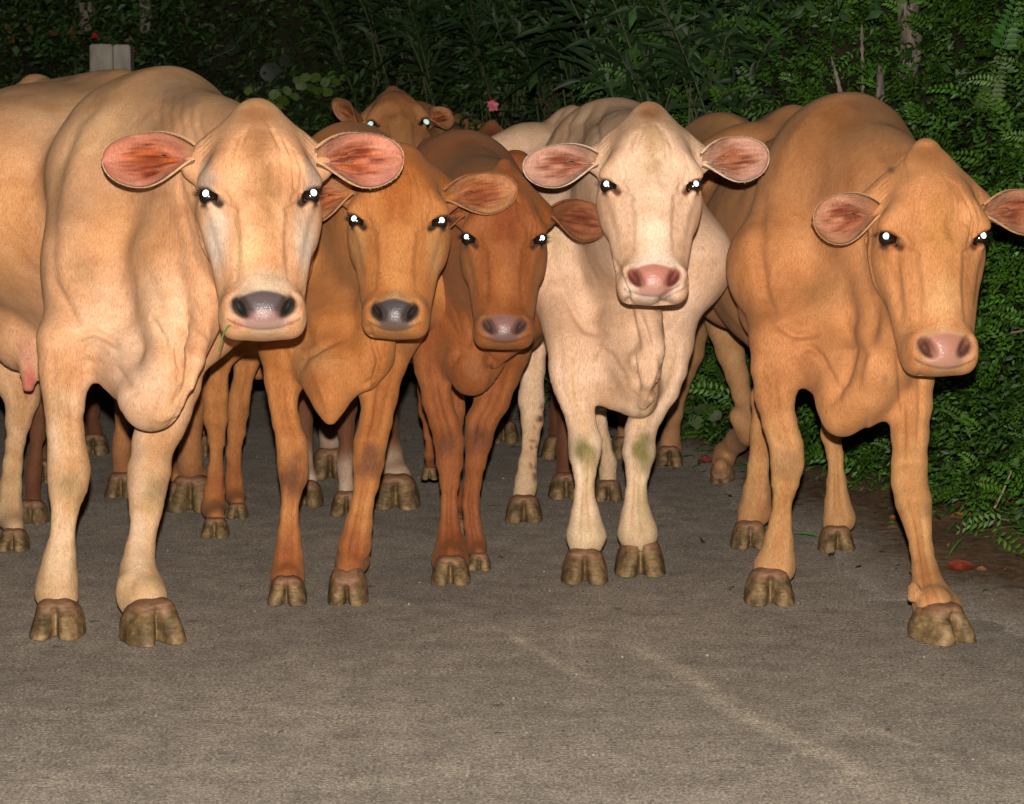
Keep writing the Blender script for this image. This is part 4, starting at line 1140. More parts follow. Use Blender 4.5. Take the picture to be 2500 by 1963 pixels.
TAN = dict({k: v for k, v in CREAM.items() if k != 'lip2'}, shin=(.38, .16, .055), base=(.49, .215, .082), top=(.34, .16, .06), legs=(.46, .26, .10), foot=(.38, .20, .09), knee=(.20, .12, .06),
           pad=(.38, .17, .12), lip=(.38, .19, .13), nostril=(.10, .035, .025), nrim=(.22, .09, .06), ring=(.50, .34, .19), ear_edge=(.40, .19, .11), ear_mid=(.28, .08, .035), ear_dark=(.13, .03, .012), ear_back=(.42, .24, .10), ear_rim=(.5, .32, .2),
           lid=(.12, .035, .02),
           face=[((0, -.08, .19), (.06, .08, .05), (.30, .12, .04), dict(st=.8, soft=.8)),
                 ((0, -.0, .0), (.06, .12, .14), (.42, .19, .05), dict(st=.7, soft=.9)),
                 ((0, .0, -.15), (.07, .1, .08), (.60, .36, .15), dict(st=.6, soft=.9))])
def cowG():
    legs = [dict(D0=6.42, D1=6.40, rows=[(830, 1832, 1960), (897, 1837, 1938), (967, 1847, 1934), (1037, 1865, 1943), (1084, 1877, 1959), (1131, 1879, 1963), (1178, 1884, 1950), (1225, 1886, 1933), (1271, 1879, 1931), (1318, 1868, 1936), (1365, 1856, 1939), (1385, 1850, 1940)],
                 hoof=(1820, 1946, 1400, 1480), knee=(1920, 1130, 34, 50, .5), **{'from': (.10, -.17, .80, .11)}),
            dict(D0=6.35, D1=6.02, rows=[(860, 2150, 2275), (920, 2162, 2280), (990, 2172, 2275), (1061, 2178, 2268), (1131, 2180, 2261), (1178, 2180, 2261), (1225, 2187, 2273), (1262, 2203, 2273), (1295, 2214, 2273), (1342, 2222, 2278), (1389, 2226, 2289), (1435, 2228, 2306), (1473, 2232, 2329), (1490, 2240, 2345)],
                 hoof=(2240, 2378, 1500, 1575), hyaw=30, dew=-1, knee=(2262, 1250, 16, 24, .5), **{'from': (.14, .17, .80, .11)}),
            dict(D0=7.2, D1=7.18, rows=[(860, 1850, 1960), (970, 1832, 1895), (1050, 1832, 1885), (1131, 1826, 1878), (1201, 1812, 1880), (1248, 1802, 1882)],
                 hoof=(1786, 1882, 1267, 1342), **{'from': (-.97, -.15, .80, .12)}),
            dict(D0=7.2, D1=7.12, rows=[(860, 2000, 2100), (930, 2000, 2070), (986, 2000, 2057), (1061, 2004, 2055), (1108, 2018, 2060), (1178, 2020, 2065), (1225, 2015, 2072), (1265, 2013, 2086)],
                 hoof=(2001, 2093, 1290, 1351), **{'from': (-.9, .12, .80, .12)})]
    def extra(S, L, P):
        S.chain([(P(2040, 820, 6.45), RP(125, 6.4)), (P(2085, 925, 6.33), RP(84, 6.3)), (P(2062, 1000, 6.27), RP(40, 6.3)), (P(2055, 1022, 6.25), RP(22, 6.3))], .09)
        S.chain([(P(2165, 740, 6.25), RP(55, 6.2)), (P(2150, 890, 6.22), RP(48, 6.2)), (P(2120, 962, 6.22), RP(28, 6.2))], .08)
        S.chain([(P(2190, 780, 6.16), RP(26, 6.1)), (P(2186, 815, 6.14), RP(20, 6.1)), (P(2150, 905, 6.18), RP(24, 6.1))], .05)
    def post(spot, crease, get):
        spot(2110, 260, 80, 45, (.28, .13, .07), .55, 20); spot(2010, 720, 90, 70, (.28, .14, .05), .5, -20)
        spot(2000, 590, 90, 60, (.30, .16, .06), .3); spot(2175, 415, 14, 14, (.20, .09, .06), .9, nz=0)
        spot(2160, 925, 14, 22, (.22, .10, .05), .5)
        crease([(1860, 480), (1850, 620), (1870, 720), (1900, 790)], 16, -.014); crease([(1900, 790), (1940, 820), (1990, 815)], 10, -.012)
        crease([(1890, 640), (1880, 700), (1910, 770)], 14, .008)
        crease([(2060, 780), (2080, 850), (2060, 930), (2030, 980)], 14, -.014); crease([(1990, 850), (2030, 920), (2050, 980)], 9, -.008)
        crease([(1950, 860), (1975, 845), (2010, 880)], 8, -.010)
        crease([(2100, 800), (2130, 870), (2110, 950)], 12, .008)
        for i in range(5): crease([(2140 + 16 * i, 280 + 20 * i), (2130 + 18 * i, 330 + 16 * i), (2150 + 16 * i, 390 + 12 * i)], 7, -.004)
        crease([(2120, 520), (2100, 640), (2130, 760)], 22, -.008); crease([(2180, 560), (2190, 680), (2200, 780)], 12, -.006)
    return build_cow('tan cow stepping forward at the right edge beside the green bank', (2065, 6.75), 1, 1.04,
                     (2298, 563, 5.98, 1.0, 5, 15, 0), legs, TAN, HERD,
                     h=dict(muzzle=.86, poll=.06, seed=18, wrinkle=.9, lash=.6, len=1.05), ears={-1: dict(ang=-5, L=.145, W=.115, seed=51, face=25, rx=.132, rz=.062), 1: dict(ang=5, L=.19, W=.105, seed=54, face=-12, rz=.062)}, extra=extra, post=post, body=dict(withers=1.10, rump=.012, hook=.225))
cowA(); cowB(); cowC(); cowF(); cowG()
print('herd done', round(time.time() - T0, 1))
# ------------------------------------------------------------------ the cows further back
def back_cow(label, origin, yaw, sc, c, legs, head=None, h=None, ears=None, wt=1.12, coarse=.014, extra=None, lash=False, shine=True, body=None):
    b = dict(withers=wt); b.update(body or {})
    hh = dict(res=.0085, poll=.04); hh.update(h or {})
    return build_cow(label, origin, yaw, sc, head, legs, c, HERD, h=hh, ears=ears, coarse=coarse, ycoarse=.018, body=b, lash=lash, shine=shine, extra=extra)
def rleg(x, ybot, D, w, c=None, lean=0, top=None, **kw):
    """a plain leg standing at photo x with its hoof's lower edge at ybot"""
    D = D + .10
    s_ = FPX / D
    y0 = P(x, 0, D)
    def Y(z): return project(np.array([[(x - W0 / 2) / FPX * D, D, z]]))[1][0]
    rows = []
    for z, r in ((.62, .062), (.52, .046), (.44, .038), (.36, .040), (.33, .037), (.26, .026), (.18, .026), (.15, .028), (.125, .025)):
        xx = x + lean * (z - .05) * s_
        rows.append((Y(z), xx - r * w * s_, xx + r * w * s_))
    hw = .058 * w * s_
    d = dict(D0=D, D1=D, rows=rows, hoof=(x - hw, x + hw, Y(.08), ybot))
    d.update(kw); return d
WHITISH = dict(PALE, base=(.50, .33, .19), foot=(.5, .38, .25))
DARKBR = dict(RUSSET, base=(.15, .05, .018), legs=(.10, .035, .016), foot=(.11, .04, .02), under=(.2, .1, .05))
MIDBR = dict(ORANGE, base=(.32, .12, .035), legs=(.32, .14, .05), foot=(.25, .11, .045))
PALEBR = dict(TAN, base=(.38, .20, .085), legs=(.36, .19, .08), foot=(.33, .17, .08))
def fr(s, u=.80): return (.10, s, u, .10)
def hd(s, u=.82): return (-.97, s, u, .12)
F_ = 'from'
# between the pale cow and the tan one, one foreleg lifted, its head behind the pale cow's ear
def extraH(S, L, P):
    S.chain([(P(1800, 1015, 8.15), RP(22, 8.15)), (P(1826, 1060, 8.15), RP(24, 8.15)), (P(1800, 1075, 8.3), RP(28, 8.2)), (P(1770, 1105, 8.38), RP(26, 8.3)), (P(1764, 1128, 8.36), RP(24, 8.3))], .02)
back_cow('pale brown cow between the pale cow and the tan cow, bending one foreleg', (1762, 8.6), -4, .98, PALEBR,
         [dict(D0=8.35, D1=8.15, rows=[(740, 1700, 1800), (800, 1728, 1808), (860, 1750, 1818), (920, 1775, 1828), (960, 1788, 1834), (1000, 1798, 1842), (1040, 1802, 1846)], **{F_: fr(.10)}),
          dict(D0=8.36, D1=8.36, rows=[(1112, 1745, 1790), (1128, 1742, 1788)], hoof=(1730, 1792, 1140, 1192), air=8.30, tip=55, hyaw=-15),
          dict(D0=8.5, D1=8.75, rows=[(760, 1650, 1740), (860, 1650, 1718), (950, 1640, 1680), (1010, 1628, 1668), (1060, 1618, 1660), (1095, 1610, 1664)], hoof=(1600, 1670, 1090, 1140), **{F_: fr(-.13)}),
          rleg(1527, 1120, gD(1120), .9, **{F_: hd(-.15)}), rleg(1850, 1090, gD(1090), .9, **{F_: hd(.15)})],
         head=(1690, 470, 8.15, .85, -12, 20, 0), ears={-1: dict(L=.18, W=.11), 1: dict(L=.14, W=.10, ang=-30)}, wt=1.10, extra=extraH, shine=False, h=dict(noeye=0))
# the far head looking over the backs
back_cow('brown cow far back whose glowing eyes look over the backs of the herd', (1010, 11.2), -8, 1.0, dict(MIDBR, base=(.62, .29, .115), top=(.52, .22, .08), face=[((0, -.05, .12), (.08, .14, .1), (.45, .17, .06), dict(st=.6, soft=.9))]),
         [rleg(930, 900, 11.0, 1, **{F_: fr(-.15)}), rleg(1070, 900, 11.0, 1, **{F_: fr(.15)}), rleg(960, 860, 12, 1, **{F_: hd(-.15)}), rleg(1080, 860, 12, 1, **{F_: hd(.15)})],
         head=(974, 276, 10.5, .98, 6, 44, -3), h=dict(res=.007, poll=.065, pup=.013, seed=5), ears={-1: dict(ang=40, L=.17, W=.10, face=75, seed=4), 1: dict(ang=22, L=.12, W=.11, face=30, seed=6, rz=.05)}, wt=1.08, lash=False, body=dict(neck=.8))
# dark one behind the russet: only its pointed poll and back show
back_cow('dark brown cow of which only the pointed crown shows behind the russet back', (1215, 8.6), 3, .92, DARKBR,
         [rleg(1229, 1083, gD(1083), 1.0, **{F_: fr(.1)}), rleg(1170, 1083, gD(1083) + .1, 1, **{F_: fr(-.12)}), rleg(1361, 1124, gD(1124), 1, **{F_: hd(.15)}), rleg(1383, 1220, gD(1220), 1, **{F_: hd(.16)})],
         head=(1205, 424, 8.15, .80, 5, 18, 2), h=dict(poll=.075, wide=.9), ears={-1: dict(L=.15, W=.1), 1: dict(L=.15, W=.1)}, wt=1.02)
# reddish brown one behind the big cow's ear; dark legs with white pasterns
back_cow('dark reddish brown cow behind the orange brown one, legs dark above white pasterns', (800, 8.6), 8, .90, dict(DARKBR, base=(.22, .07, .022), foot=(.55, .42, .30)),
         [rleg(805, 1172, gD(1176), 1.25, **{F_: fr(-.1)}), rleg(965, 1245, gD(1240), 1.3, lean=-.14, **{F_: fr(.16)}), rleg(742, 1240, gD(1238), 1, **{F_: hd(-.12)}), rleg(845, 1262, gD(1268), .9, **{F_: fr(.1)})],
         head=None, wt=1.12)
# brown pair behind the big cream cow
back_cow('brown cow half hidden behind the big cream cow, broad hooves side by side', (420, 8.35), 10, .92, MIDBR,
         [rleg(462, 1252, gD(1256), 1.35, lean=.02, **{F_: fr(.1)}), rleg(405, 1252, gD(1256) + .05, 1.1, **{F_: fr(-.1)}), rleg(293, 1216, gD(1221), .95, lean=.05, **{F_: hd(-.15)}), rleg(500, 1120, gD(1120), 1, **{F_: hd(.15)})],
         head=(560, 520, 7.9, .85, 5, 20, 0), ears={-1: dict(L=.16, W=.1), 1: dict(L=.16, W=.1)}, wt=1.02)
back_cow('dark brown cow deep in the herd seen between the forelegs of the big cream cow', (150, 9.4), 12, .92, DARKBR,
         [rleg(225, 1112, gD(1116), .9, **{F_: fr(.12)}), rleg(72, 1281, gD(1281), .85, lean=.12, **{F_: fr(-.1)}), rleg(100, 1180, gD(1183), .9, lean=.1, **{F_: hd(-.1)}), rleg(190, 1060, gD(1060), 1, **{F_: hd(.15)})],
         head=None, wt=1.0)
print('all cows', round(time.time() - T0, 1))
# ------------------------------------------------------------------ foliage toolkit
def leafmat(name, rough=.5, spec=.25):
    M = Mat(name, rough, spec)
    at = M.n('Attribute', attribute_name='coat').outputs['Color']
    geo = M.n('TexCoord').outputs['Object']
    v = M.ramp(M.noise(geo, 60, 3, .6), [(.3, (.7, .7, .7)), (.7, (1.25, 1.25, 1.2))])
    M.l(M.mix(1.0, at, v, 'MULTIPLY'), M.b.inputs['Base Color'])
    return M.m
LEAF = leafmat('leaf_green')
def leaves(b, d, s, L, W, droop, col, seg=1, shape=(1.0,)):
    """b,d,s (n,3): base, direction, side. Leaf as a folded strip: base point, seg cross rows, tip"""
    n = len(b); L = np.broadcast_to(L, (n,)); W = np.broadcast_to(W, (n,)); droop = np.broadcast_to(droop, (n,))
    up = np.cross(s, d)
    rows = [b]
    V = [b]
    ws = shape if seg > 1 else (1.0,)
    pts = []
    for k in range(1, seg + 1):
        t = k / (seg + 1)
        c = b + d * (L * t)[:, None] + np.array([0, 0, -1.0]) * (droop * t * t * L)[:, None]
        w = W * ws[k - 1] / 2
        f = up * (w * .25)[:, None]
        pts += [c - s * w[:, None] + f, c, c + s * w[:, None] + f]
    tip = b + d * L[:, None] + np.array([0, 0, -1.0]) * (droop * L)[:, None]
    A = np.stack([b] + pts + [tip], 1)           # n, m, 3
    m = A.shape[1]
    F = []
    F += [(0, 1, 2, 2), (0, 2, 3, 3)]
    for k in range(seg - 1):
        a = 1 + 3 * k
        F += [(a, a + 3, a + 4, a + 1), (a + 1, a + 4, a + 5, a + 2)]
    a = 1 + 3 * (seg - 1)
    F += [(a, m - 1, a + 1, a + 1), (a + 1, m - 1, a + 2, a + 2)]
    tri = []
    for f in F:
        if f[2] == f[3]: tri.append(f[:3])
        else: tri += [(f[0], f[1], f[2]), (f[0], f[2], f[3])]
    tri = np.array(tri)
    FF = (tri[None] + (np.arange(n) * m)[:, None, None]).reshape(-1, 3)
    C = np.repeat(np.asarray(col)[:, None, :], m, 1)
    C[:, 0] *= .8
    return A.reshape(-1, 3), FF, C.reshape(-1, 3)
def leaves2(b, d, s, L, W, droop, col):
    """small leaf: two triangles folded along the midrib"""
    n = len(b); up = np.cross(s, d); dn = np.array([0, 0, -1.0])
    m = b + d * (L * .48)[:, None] + dn * (droop * .23 * L)[:, None]
    f = up * (W * .14)[:, None]
    A = np.stack([b, m - s * (W / 2)[:, None] + f, b + d * L[:, None] + dn * (droop * L)[:, None], m + s * (W / 2)[:, None] + f], 1)
    F = (np.array([(0, 1, 2), (0, 2, 3)])[None] + (np.arange(n) * 4)[:, None, None]).reshape(-1, 3)
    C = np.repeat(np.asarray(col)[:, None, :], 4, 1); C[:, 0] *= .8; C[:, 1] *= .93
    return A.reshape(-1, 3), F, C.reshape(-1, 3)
def ortho(d, r=None):
    r = rng.normal(size=d.shape) if r is None else r
    s = np.cross(d, r); return s / (np.linalg.norm(s, axis=1)[:, None] + 1e-9)
def nrm(v): return v / (np.linalg.norm(v, axis=1)[:, None] + 1e-9)
class Bunch:
    def __init__(s): s.V = []; s.F = []; s.C = []; s.n = 0
    def add(s, V, F, C):
        s.V.append(V); s.F.append(F + s.n); s.C.append(C); s.n += len(V)
    def tube(s, pts, r0, r1, col, k=5):
        pts = np.asarray(pts, float); m = len(pts)
        V = []
        for i, p in enumerate(pts):
            t = pts[min(i + 1, m - 1)] - pts[max(i - 1, 0)]; t = t / np.linalg.norm(t)
            a = np.cross(t, [0.3, .9, .1]); a /= np.linalg.norm(a); b = np.cross(t, a)
            r = r0 + (r1 - r0) * i / (m - 1)
            for j in range(k):
                an = 2 * math.pi * j / k
                V.append(p + a * r * math.cos(an) + b * r * math.sin(an))
        F = []
        for i in range(m - 1):
            for j in range(k):
                a = i * k + j; b = i * k + (j + 1) % k
                F += [(a, b, b + k), (a, b + k, a + k)]
        s.add(np.array(V), np.array(F), np.tile(np.array(col, float), (len(V), 1)))
    def build(s, name, parent=None, mat=None, smooth=False):
        V = np.concatenate(s.V); F = np.concatenate(s.F); C = np.concatenate(s.C)
        return link(name, make_mesh(name, V, F, mat or LEAF, np.clip(C, 0, 1), smooth=smooth), parent)

# ------------------------------------------------------------------ terrain: verge and hedge bank
CURVE = np.array([(3.2, 4.0), (2.35, 5.6), (1.80, 6.7), (1.50, 7.6), (1.17, 8.55), (.62, 9.5), (.25, 10.9), (-.55, 12.3), (-2.6, 13.6), (-6.5, 14.8), (-14, 16)])
_cl = np.concatenate([[0], np.cumsum(np.linalg.norm(np.diff(CURVE, axis=0), axis=1))])
CLEN = _cl[-1]
def bank_xy(t):
    x = np.interp(t, _cl, CURVE[:, 0]); y = np.interp(t, _cl, CURVE[:, 1])
    e = .25
    tx = np.interp(t + e, _cl, CURVE[:, 0]) - np.interp(t - e, _cl, CURVE[:, 0]); ty = np.interp(t + e, _cl, CURVE[:, 1]) - np.interp(t - e, _cl, CURVE[:, 1])
    l = np.sqrt(tx * tx + ty * ty) + 1e-9
    # normal towards the road (left / front)
    nx, ny = -(-ty) / l * -1, -(tx) / l * -1
    nx, ny = ty / l, -tx / l
    flip = np.where(nx * (-1.0) + ny * (-1.0) < 0, -1, 1)
    return np.stack([x, y], -1), np.stack([nx * flip, ny * flip], -1)
def bank_point(t, h):
    """a point of the hedge face: t metres along, h metres up; leans back with height, bulges"""
    p, n = bank_xy(t)
    P3 = np.stack([p[..., 0], p[..., 1], np.zeros_like(t)], -1)
    nn = np.stack([n[..., 0], n[..., 1], np.zeros_like(t)], -1)
    bulge = vnoise(np.stack([t, h * 1.0, t * 0], -1).reshape(-1, 3), .75).reshape(t.shape) * .55 + vnoise(np.stack([t + 40, h, t * 0], -1).reshape(-1, 3), .3).reshape(t.shape) * .22
    back = .22 * h + .30 * np.clip(h, 0, .25)
    return P3 - nn * (back - bulge * np.clip(h * 2, 0, 1))[..., None] + np.array([0, 0, 1.0]) * h[..., None], nn

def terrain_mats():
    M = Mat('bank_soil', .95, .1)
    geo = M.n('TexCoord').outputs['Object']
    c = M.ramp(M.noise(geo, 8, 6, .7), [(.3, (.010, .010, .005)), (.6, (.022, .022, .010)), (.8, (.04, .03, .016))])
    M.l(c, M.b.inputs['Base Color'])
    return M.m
SOIL = terrain_mats()
# dirt verge between the asphalt and the bank, a thin sheet with a ragged edge
def verge():
    E0 = np.array([(3.0, 3.2), (1.75, 4.6), (1.16, 5.95), (.90, 6.7), (.74, 7.6), (.56, 8.8), (.25, 10.4), (-.6, 11.8), (-2.7, 13.1), (-6.5, 14.2)])
    E1 = np.array([(4.5, 4.6), (3.2, 6.2), (2.6, 7.5), (2.2, 8.6), (1.9, 9.6), (1.2, 10.8), (.6, 12.3), (-.3, 13.8), (-2.5, 15.2), (-6.5, 16.4)])
    n, m = 420, 14
    u = np.linspace(0, 1, n); a = np.linspace(0, 1, len(E0))
    A = np.stack([np.interp(u, a, E0[:, k]) for k in (0, 1)], 1); Bq = np.stack([np.interp(u, a, E1[:, k]) for k in (0, 1)], 1)
    q = np.stack([u * 30, u * 0, u * 0], 1)
    A = A + (Bq - A) * (.14 * vnoise(q * 1.0, 1.0) + .03 * vnoise(q * 4, 1.0) + .012 * vnoise(q * 15, 1.0))[:, None]
    w = np.linspace(0, 1, m)
    X = A[:, None, :] * (1 - w[None, :, None]) + Bq[:, None, :] * w[None, :, None]
    V = np.concatenate([X.reshape(-1, 2), np.zeros((n * m, 1))], 1)
    V[:, 2] = .004 + np.tile(np.clip(w * 6, 0, 1), n) * .008 * (1 + vnoise(V, .12) * 1.6)
    i0 = (np.arange(n - 1)[:, None] * m + np.arange(m - 1)[None]).ravel()
    M = Mat('verge_dirt', .95, .12); geo = M.n('TexCoord').outputs['Object']
    c = M.ramp(M.noise(geo, 30, 6, .75), [(.28, (.025, .018, .012)), (.5, (.085, .058, .038)), (.62, (.12, .085, .055)), (.8, (.20, .155, .11))])
    c = M.mix(1.0, c, M.ramp(M.noise(geo, 3, 4, .6), [(.3, (.6, .62, .55)), (.7, (1.2, 1.12, 1.05))]), 'MULTIPLY')
    at = M.n('Attribute', attribute_name='wet').outputs['Fac']
    ed = M.math('MULTIPLY', M.math('ADD', at, M.math('MULTIPLY', M.math('SUBTRACT', M.noise(geo, 22, 5, .8), .5), .30)), 5.0, True)
    grit = M.ramp(M.noise(geo, 150, 4, .8), [(.32, (.06, .054, .046)), (.45, (.29, .258, .216)), (.54, (.42, .372, .312)), (.68, (.90, .82, .72))])
    M.b.inputs['Diffuse Roughness'].default_value = 0.2
    c = M.mix(ed, grit, M.mix(1.0, c, (1.9, 1.8, 1.7), 'MULTIPLY'))
    M.l(c, M.b.inputs['Base Color']); M.l(M.bump(M.noise(geo, 90, 5, .7), .9, .012), M.b.inputs['Normal'])
    o = link('dirt_verge', make_mesh('dirt_verge', V, np.stack([i0, i0 + m, i0 + m + 1, i0 + 1], 1), M.m, wet=np.tile(w, n))); tag(o, kind='structure')
verge()
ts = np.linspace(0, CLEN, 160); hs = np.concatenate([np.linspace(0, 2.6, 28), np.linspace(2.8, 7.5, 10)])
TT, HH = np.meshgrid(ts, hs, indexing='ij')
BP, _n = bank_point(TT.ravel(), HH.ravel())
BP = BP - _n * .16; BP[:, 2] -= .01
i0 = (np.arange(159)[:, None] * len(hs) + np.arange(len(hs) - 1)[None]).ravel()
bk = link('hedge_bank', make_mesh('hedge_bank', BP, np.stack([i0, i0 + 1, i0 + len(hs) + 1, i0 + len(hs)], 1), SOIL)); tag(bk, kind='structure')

def green(n, base, var=.35, yel=.25):
    b = np.array(base)[None] * (1 + var * rng.normal(size=(n, 1)))
    y = np.clip(rng.normal(size=(n, 1)) * yel, -0.3, 1)
    b = b * np.array([1, 1, 1]) + np.abs(y) * np.array([[.9, .5, .05]]) * np.array(base)[None]
    return np.clip(b, .002, .6)

def small_leaf_mass(name, t0, t1, h0, h1, n, base, L=(.022, .05), wr=.42, out=.16, mat=None):
    B = Bunch()
    t = rng.uniform(t0, t1, n); h = h0 + (h1 - h0) * rng.uniform(0, 1, n)
    p, nn = bank_point(t, h)
    clump = vnoise(p, .14) + .6 * vnoise(p, .05)
    keep = rng.uniform(-.5, .5, n) < clump * 1.6 + .32
    p, nn, clump = p[keep], nn[keep], clump[keep]; n = len(p)
    p = p + nn * (rng.uniform(-.10, out, n) + .25 * clump)[:, None]
    d = nrm(rng.normal(size=(n, 3)) * np.array([1, 1, .7]) + nn * .7 + np.array([0, 0, -.15]))
    s = ortho(d, nn * 1.2 + rng.normal(size=(n, 3)) * .7)
    Ls = rng.uniform(*L, n)
    C = green(n, base) * (1 + 1.3 * clump[:, None]) * (1 + .9 * vnoise(p + 20, .5))[:, None]
    V, F, C = leaves2(p, d, s, Ls, Ls * wr, rng.uniform(0, .4, n), np.clip(C, .002, .5))
    B.add(V, F, C)
    o = B.build(name); return o

def pinnate(B, n, t0, t1, h0, h1, base, R=(.10, .20), pairs=8, ll=.028, out=.26, lift=.3):
    t = rng.uniform(t0, t1, n); h = rng.uniform(h0, h1, n)
    p, nn = bank_point(t, h)
    cl = vnoise(p + 9, .22)
    keep = rng.uniform(-.5, .5, n) < cl * 1.5 + .35
    p, nn, cl = p[keep], nn[keep], cl[keep]; n = len(p)
    p = p + nn * (rng.uniform(0, out, n) + .2 * cl)[:, None]
    d = nrm(nn * .6 + rng.normal(size=(n, 3)) * .8 + np.array([0, 0, lift]))
    s = ortho(d, nn + np.array([0, 0, .8]) + rng.normal(size=(n, 3)) * .4)
    Rl = rng.uniform(*R, n); C0 = green(n, base, .3, .3) * (1 + .8 * cl[:, None])
    for k in range(pairs):
        u = (k + .6) / pairs
        c = p + d * (Rl * u)[:, None] - np.array([0, 0, 1.]) * (Rl * .35 * u * u)[:, None]
        sz = ll * (1.1 - .65 * abs(u - .35)) * (Rl / R[1]) ** .5
        for m in (-1, 1):
            dd = nrm(s * m + d * .55 + rng.normal(size=(n, 3)) * .12)
            B.add(*leaves2(c, dd, ortho(dd, np.cross(d, s)), sz, sz * .42, np.full(n, .1), np.clip(C0 * rng.uniform(.85, 1.15, (n, 1)), .002, .5)))
# ------------------------------------------------------------------ hedge foliage
tR = float(np.interp(-.62, -CURVE[:, 0], _cl))      # where the bank turns behind the herd
o = small_leaf_mass('green_bank_foliage', .4, tR + .9, .0, 3.0, 150000, (.021, .056, .008), L=(.014, .040), out=.18)
tag(o, 'bright green small leaved growth covering the bank at the right', 'foliage', kind='stuff')
B = Bunch(); pinnate(B, 9500, .5, tR + .7, .05, 3.0, (.036, .100, .011), R=(.08, .19), pairs=8, ll=.030, out=.32)
o = B.build('feathery_bank_sprigs'); tag(o, 'feathery sprigs of paired leaflets hanging over the green bank at the right', 'foliage', kind='stuff')
o = small_leaf_mass('dark_hedge_foliage', tR + .2, CLEN - 5, .0, 4.2, 250000, (.021, .047, .012), L=(.020, .060), out=.30)
tag(o, 'dark green dense hedge foliage behind the herd', 'foliage', kind='stuff')

def hedge_D(px, py):
    """distance of the hedge face along the sight line through a photo pixel"""
    best = None
    for t in np.linspace(.3, CLEN - .5, 260):
        p, n = bank_xy(np.array([t])); h = max(P(px, py, p[0, 1])[2], 0.0)
        q, nn = bank_point(np.array([t]), np.array([h]))
        h = max(P(px, py, q[0, 1])[2], 0.0)
        q, nn = bank_point(np.array([t]), np.array([h]))
        X, Y = project(q); e = abs(X[0] - px) + .3 * abs(Y[0] - py)
        if best is None or e < best[0]: best = (e, q[0], nn[0])
    return best[1], best[2], best[1][1]

# long narrow leaved plants
def long_leaf_mesh(seed):
    r = np.random.default_rng(seed); Bs = Bunch(); Bl = Bunch()
    for k in range(5):
        a = r.uniform(-1.0, 1.0); base = np.array([r.uniform(-.06, .06), r.uniform(-.04, .04), -.42])
        tip = np.array([.30 * a, -.08 + r.uniform(-.08, .08), r.uniform(.05, .30)])
        pts = [base + (tip - base) * t + np.array([0, 0, .06 * math.sin(math.pi * t)]) for t in np.linspace(0, 1, 5)]
        Bs.tube(pts, .006, .003, (.05, .06, .02), 4)
        n = 26
        tt = r.uniform(.35, 1, n); b = base + (tip - base) * tt[:, None] + np.array([0, 0, .06]) * np.sin(math.pi * tt)[:, None]
        d = nrm(r.normal(size=(n, 3)) * np.array([1, .8, .6]) + (tip - base) * 1.4)
        s = ortho(d, np.array([[0, -1.0, .6]]) + r.normal(size=(n, 3)) * .3)
        col = np.array([[.017, .038, .011]]) * (1 + .35 * r.normal(size=(n, 1)))
        L = r.uniform(.11, .20, n)
        Bl.add(*leaves(b, d, s, L, .020, r.uniform(.1, .5, n), np.clip(col, .005, .2), seg=3, shape=(.8, 1.0, .7)))
    def mk(B, nm): return make_mesh(nm, np.concatenate(B.V), np.concatenate(B.F), LEAF, np.clip(np.concatenate(B.C), 0, 1), smooth=False)
    return mk(Bs, 'stem'), mk(Bl, 'foliage')
LLM = [long_leaf_mesh(k) for k in (1, 2, 3)]
spots = [(1130, 60, 1.0, 'at the top edge above the pink flower'), (1210, 130, 1.1, 'hanging just above the pink flower'), (1340, 80, .9, 'high up above the bare twigs'),
         (1410, 40, 1., 'at the top edge beside the pale dead flower'), (1560, 150, 1.1, 'right above the crown of the pale cow'), (1640, 110, 1., 'above the right ear of the pale cow'),
         (1730, 190, 1.1, 'close above the right ear of the pale cow'), (1480, 210, 1., 'low behind the withers of the pale cow'), (1820, 140, 1., 'above the hip of the tan cow'),
         (1920, 180, .9, 'just above the back of the tan cow'), (1040, 20, .9, 'at the top edge above the far brown cow'), (960, 120, .8, 'directly above the head of the far brown cow'),
         (1700, 60, .9, 'at the top edge between pale cow and tan cow'), (1300, 200, .8, 'beside the fan of bare twigs'), (1870, 60, .9, 'at the top edge above the back of the tan cow')]
for i, (x, y, k, where) in enumerate(spots):
    q, nn, D = hedge_D(x, y)
    r_ = empty('long_leaved_plant', tuple(q + nn * .24)); r_.scale = (k,) * 3; r_.rotation_euler = (0, 0, random.uniform(-.6, .6) + .3)
    tag(r_, 'long narrow leaved plant ' + where, 'plant', 'long narrow leaved plants in the hedge')
    for nm, me in zip(('stem', 'foliage'), LLM[i % 3]):
        o = bpy.data.objects.new(nm, me); COL.objects.link(o); o.parent = r_

def big_leaf(name, px, py, sizepx, col, rot, parent, tilt=.3, out=.30):
    """a single broad rounded leaf with a folded midrib"""
    q, nn, D = hedge_D(px, py)
    c = P(px, py, D - out); L = RP(sizepx, D)
    n = 14; V = [(0, 0, 0)]
    for i in range(n):
        a = 2 * math.pi * i / n
        rr = (1 + .12 * math.cos(2 * a) - .22 * math.exp(-((a - 1.5 * math.pi) / .35) ** 2)) * (1 + .05 * random.uniform(-1, 1))
        x = rr * math.cos(a) * .46; z = rr * math.sin(a) * .5
        V.append((x, -.10 * abs(x) + .12 * z * z, z))
    V = np.array(V) * L
    V = V @ rotm('y', rot).T @ rotm('x', math.degrees(tilt)).T
    F = [(0, 1 + (i + 1) % n, 1 + i) for i in range(n)]
    C = np.tile(np.array(col) * random.uniform(.8, 1.2), (len(V), 1))
    me = make_mesh(name, V + c, np.array(F), LEAF, C)
    return link(name, me, parent)
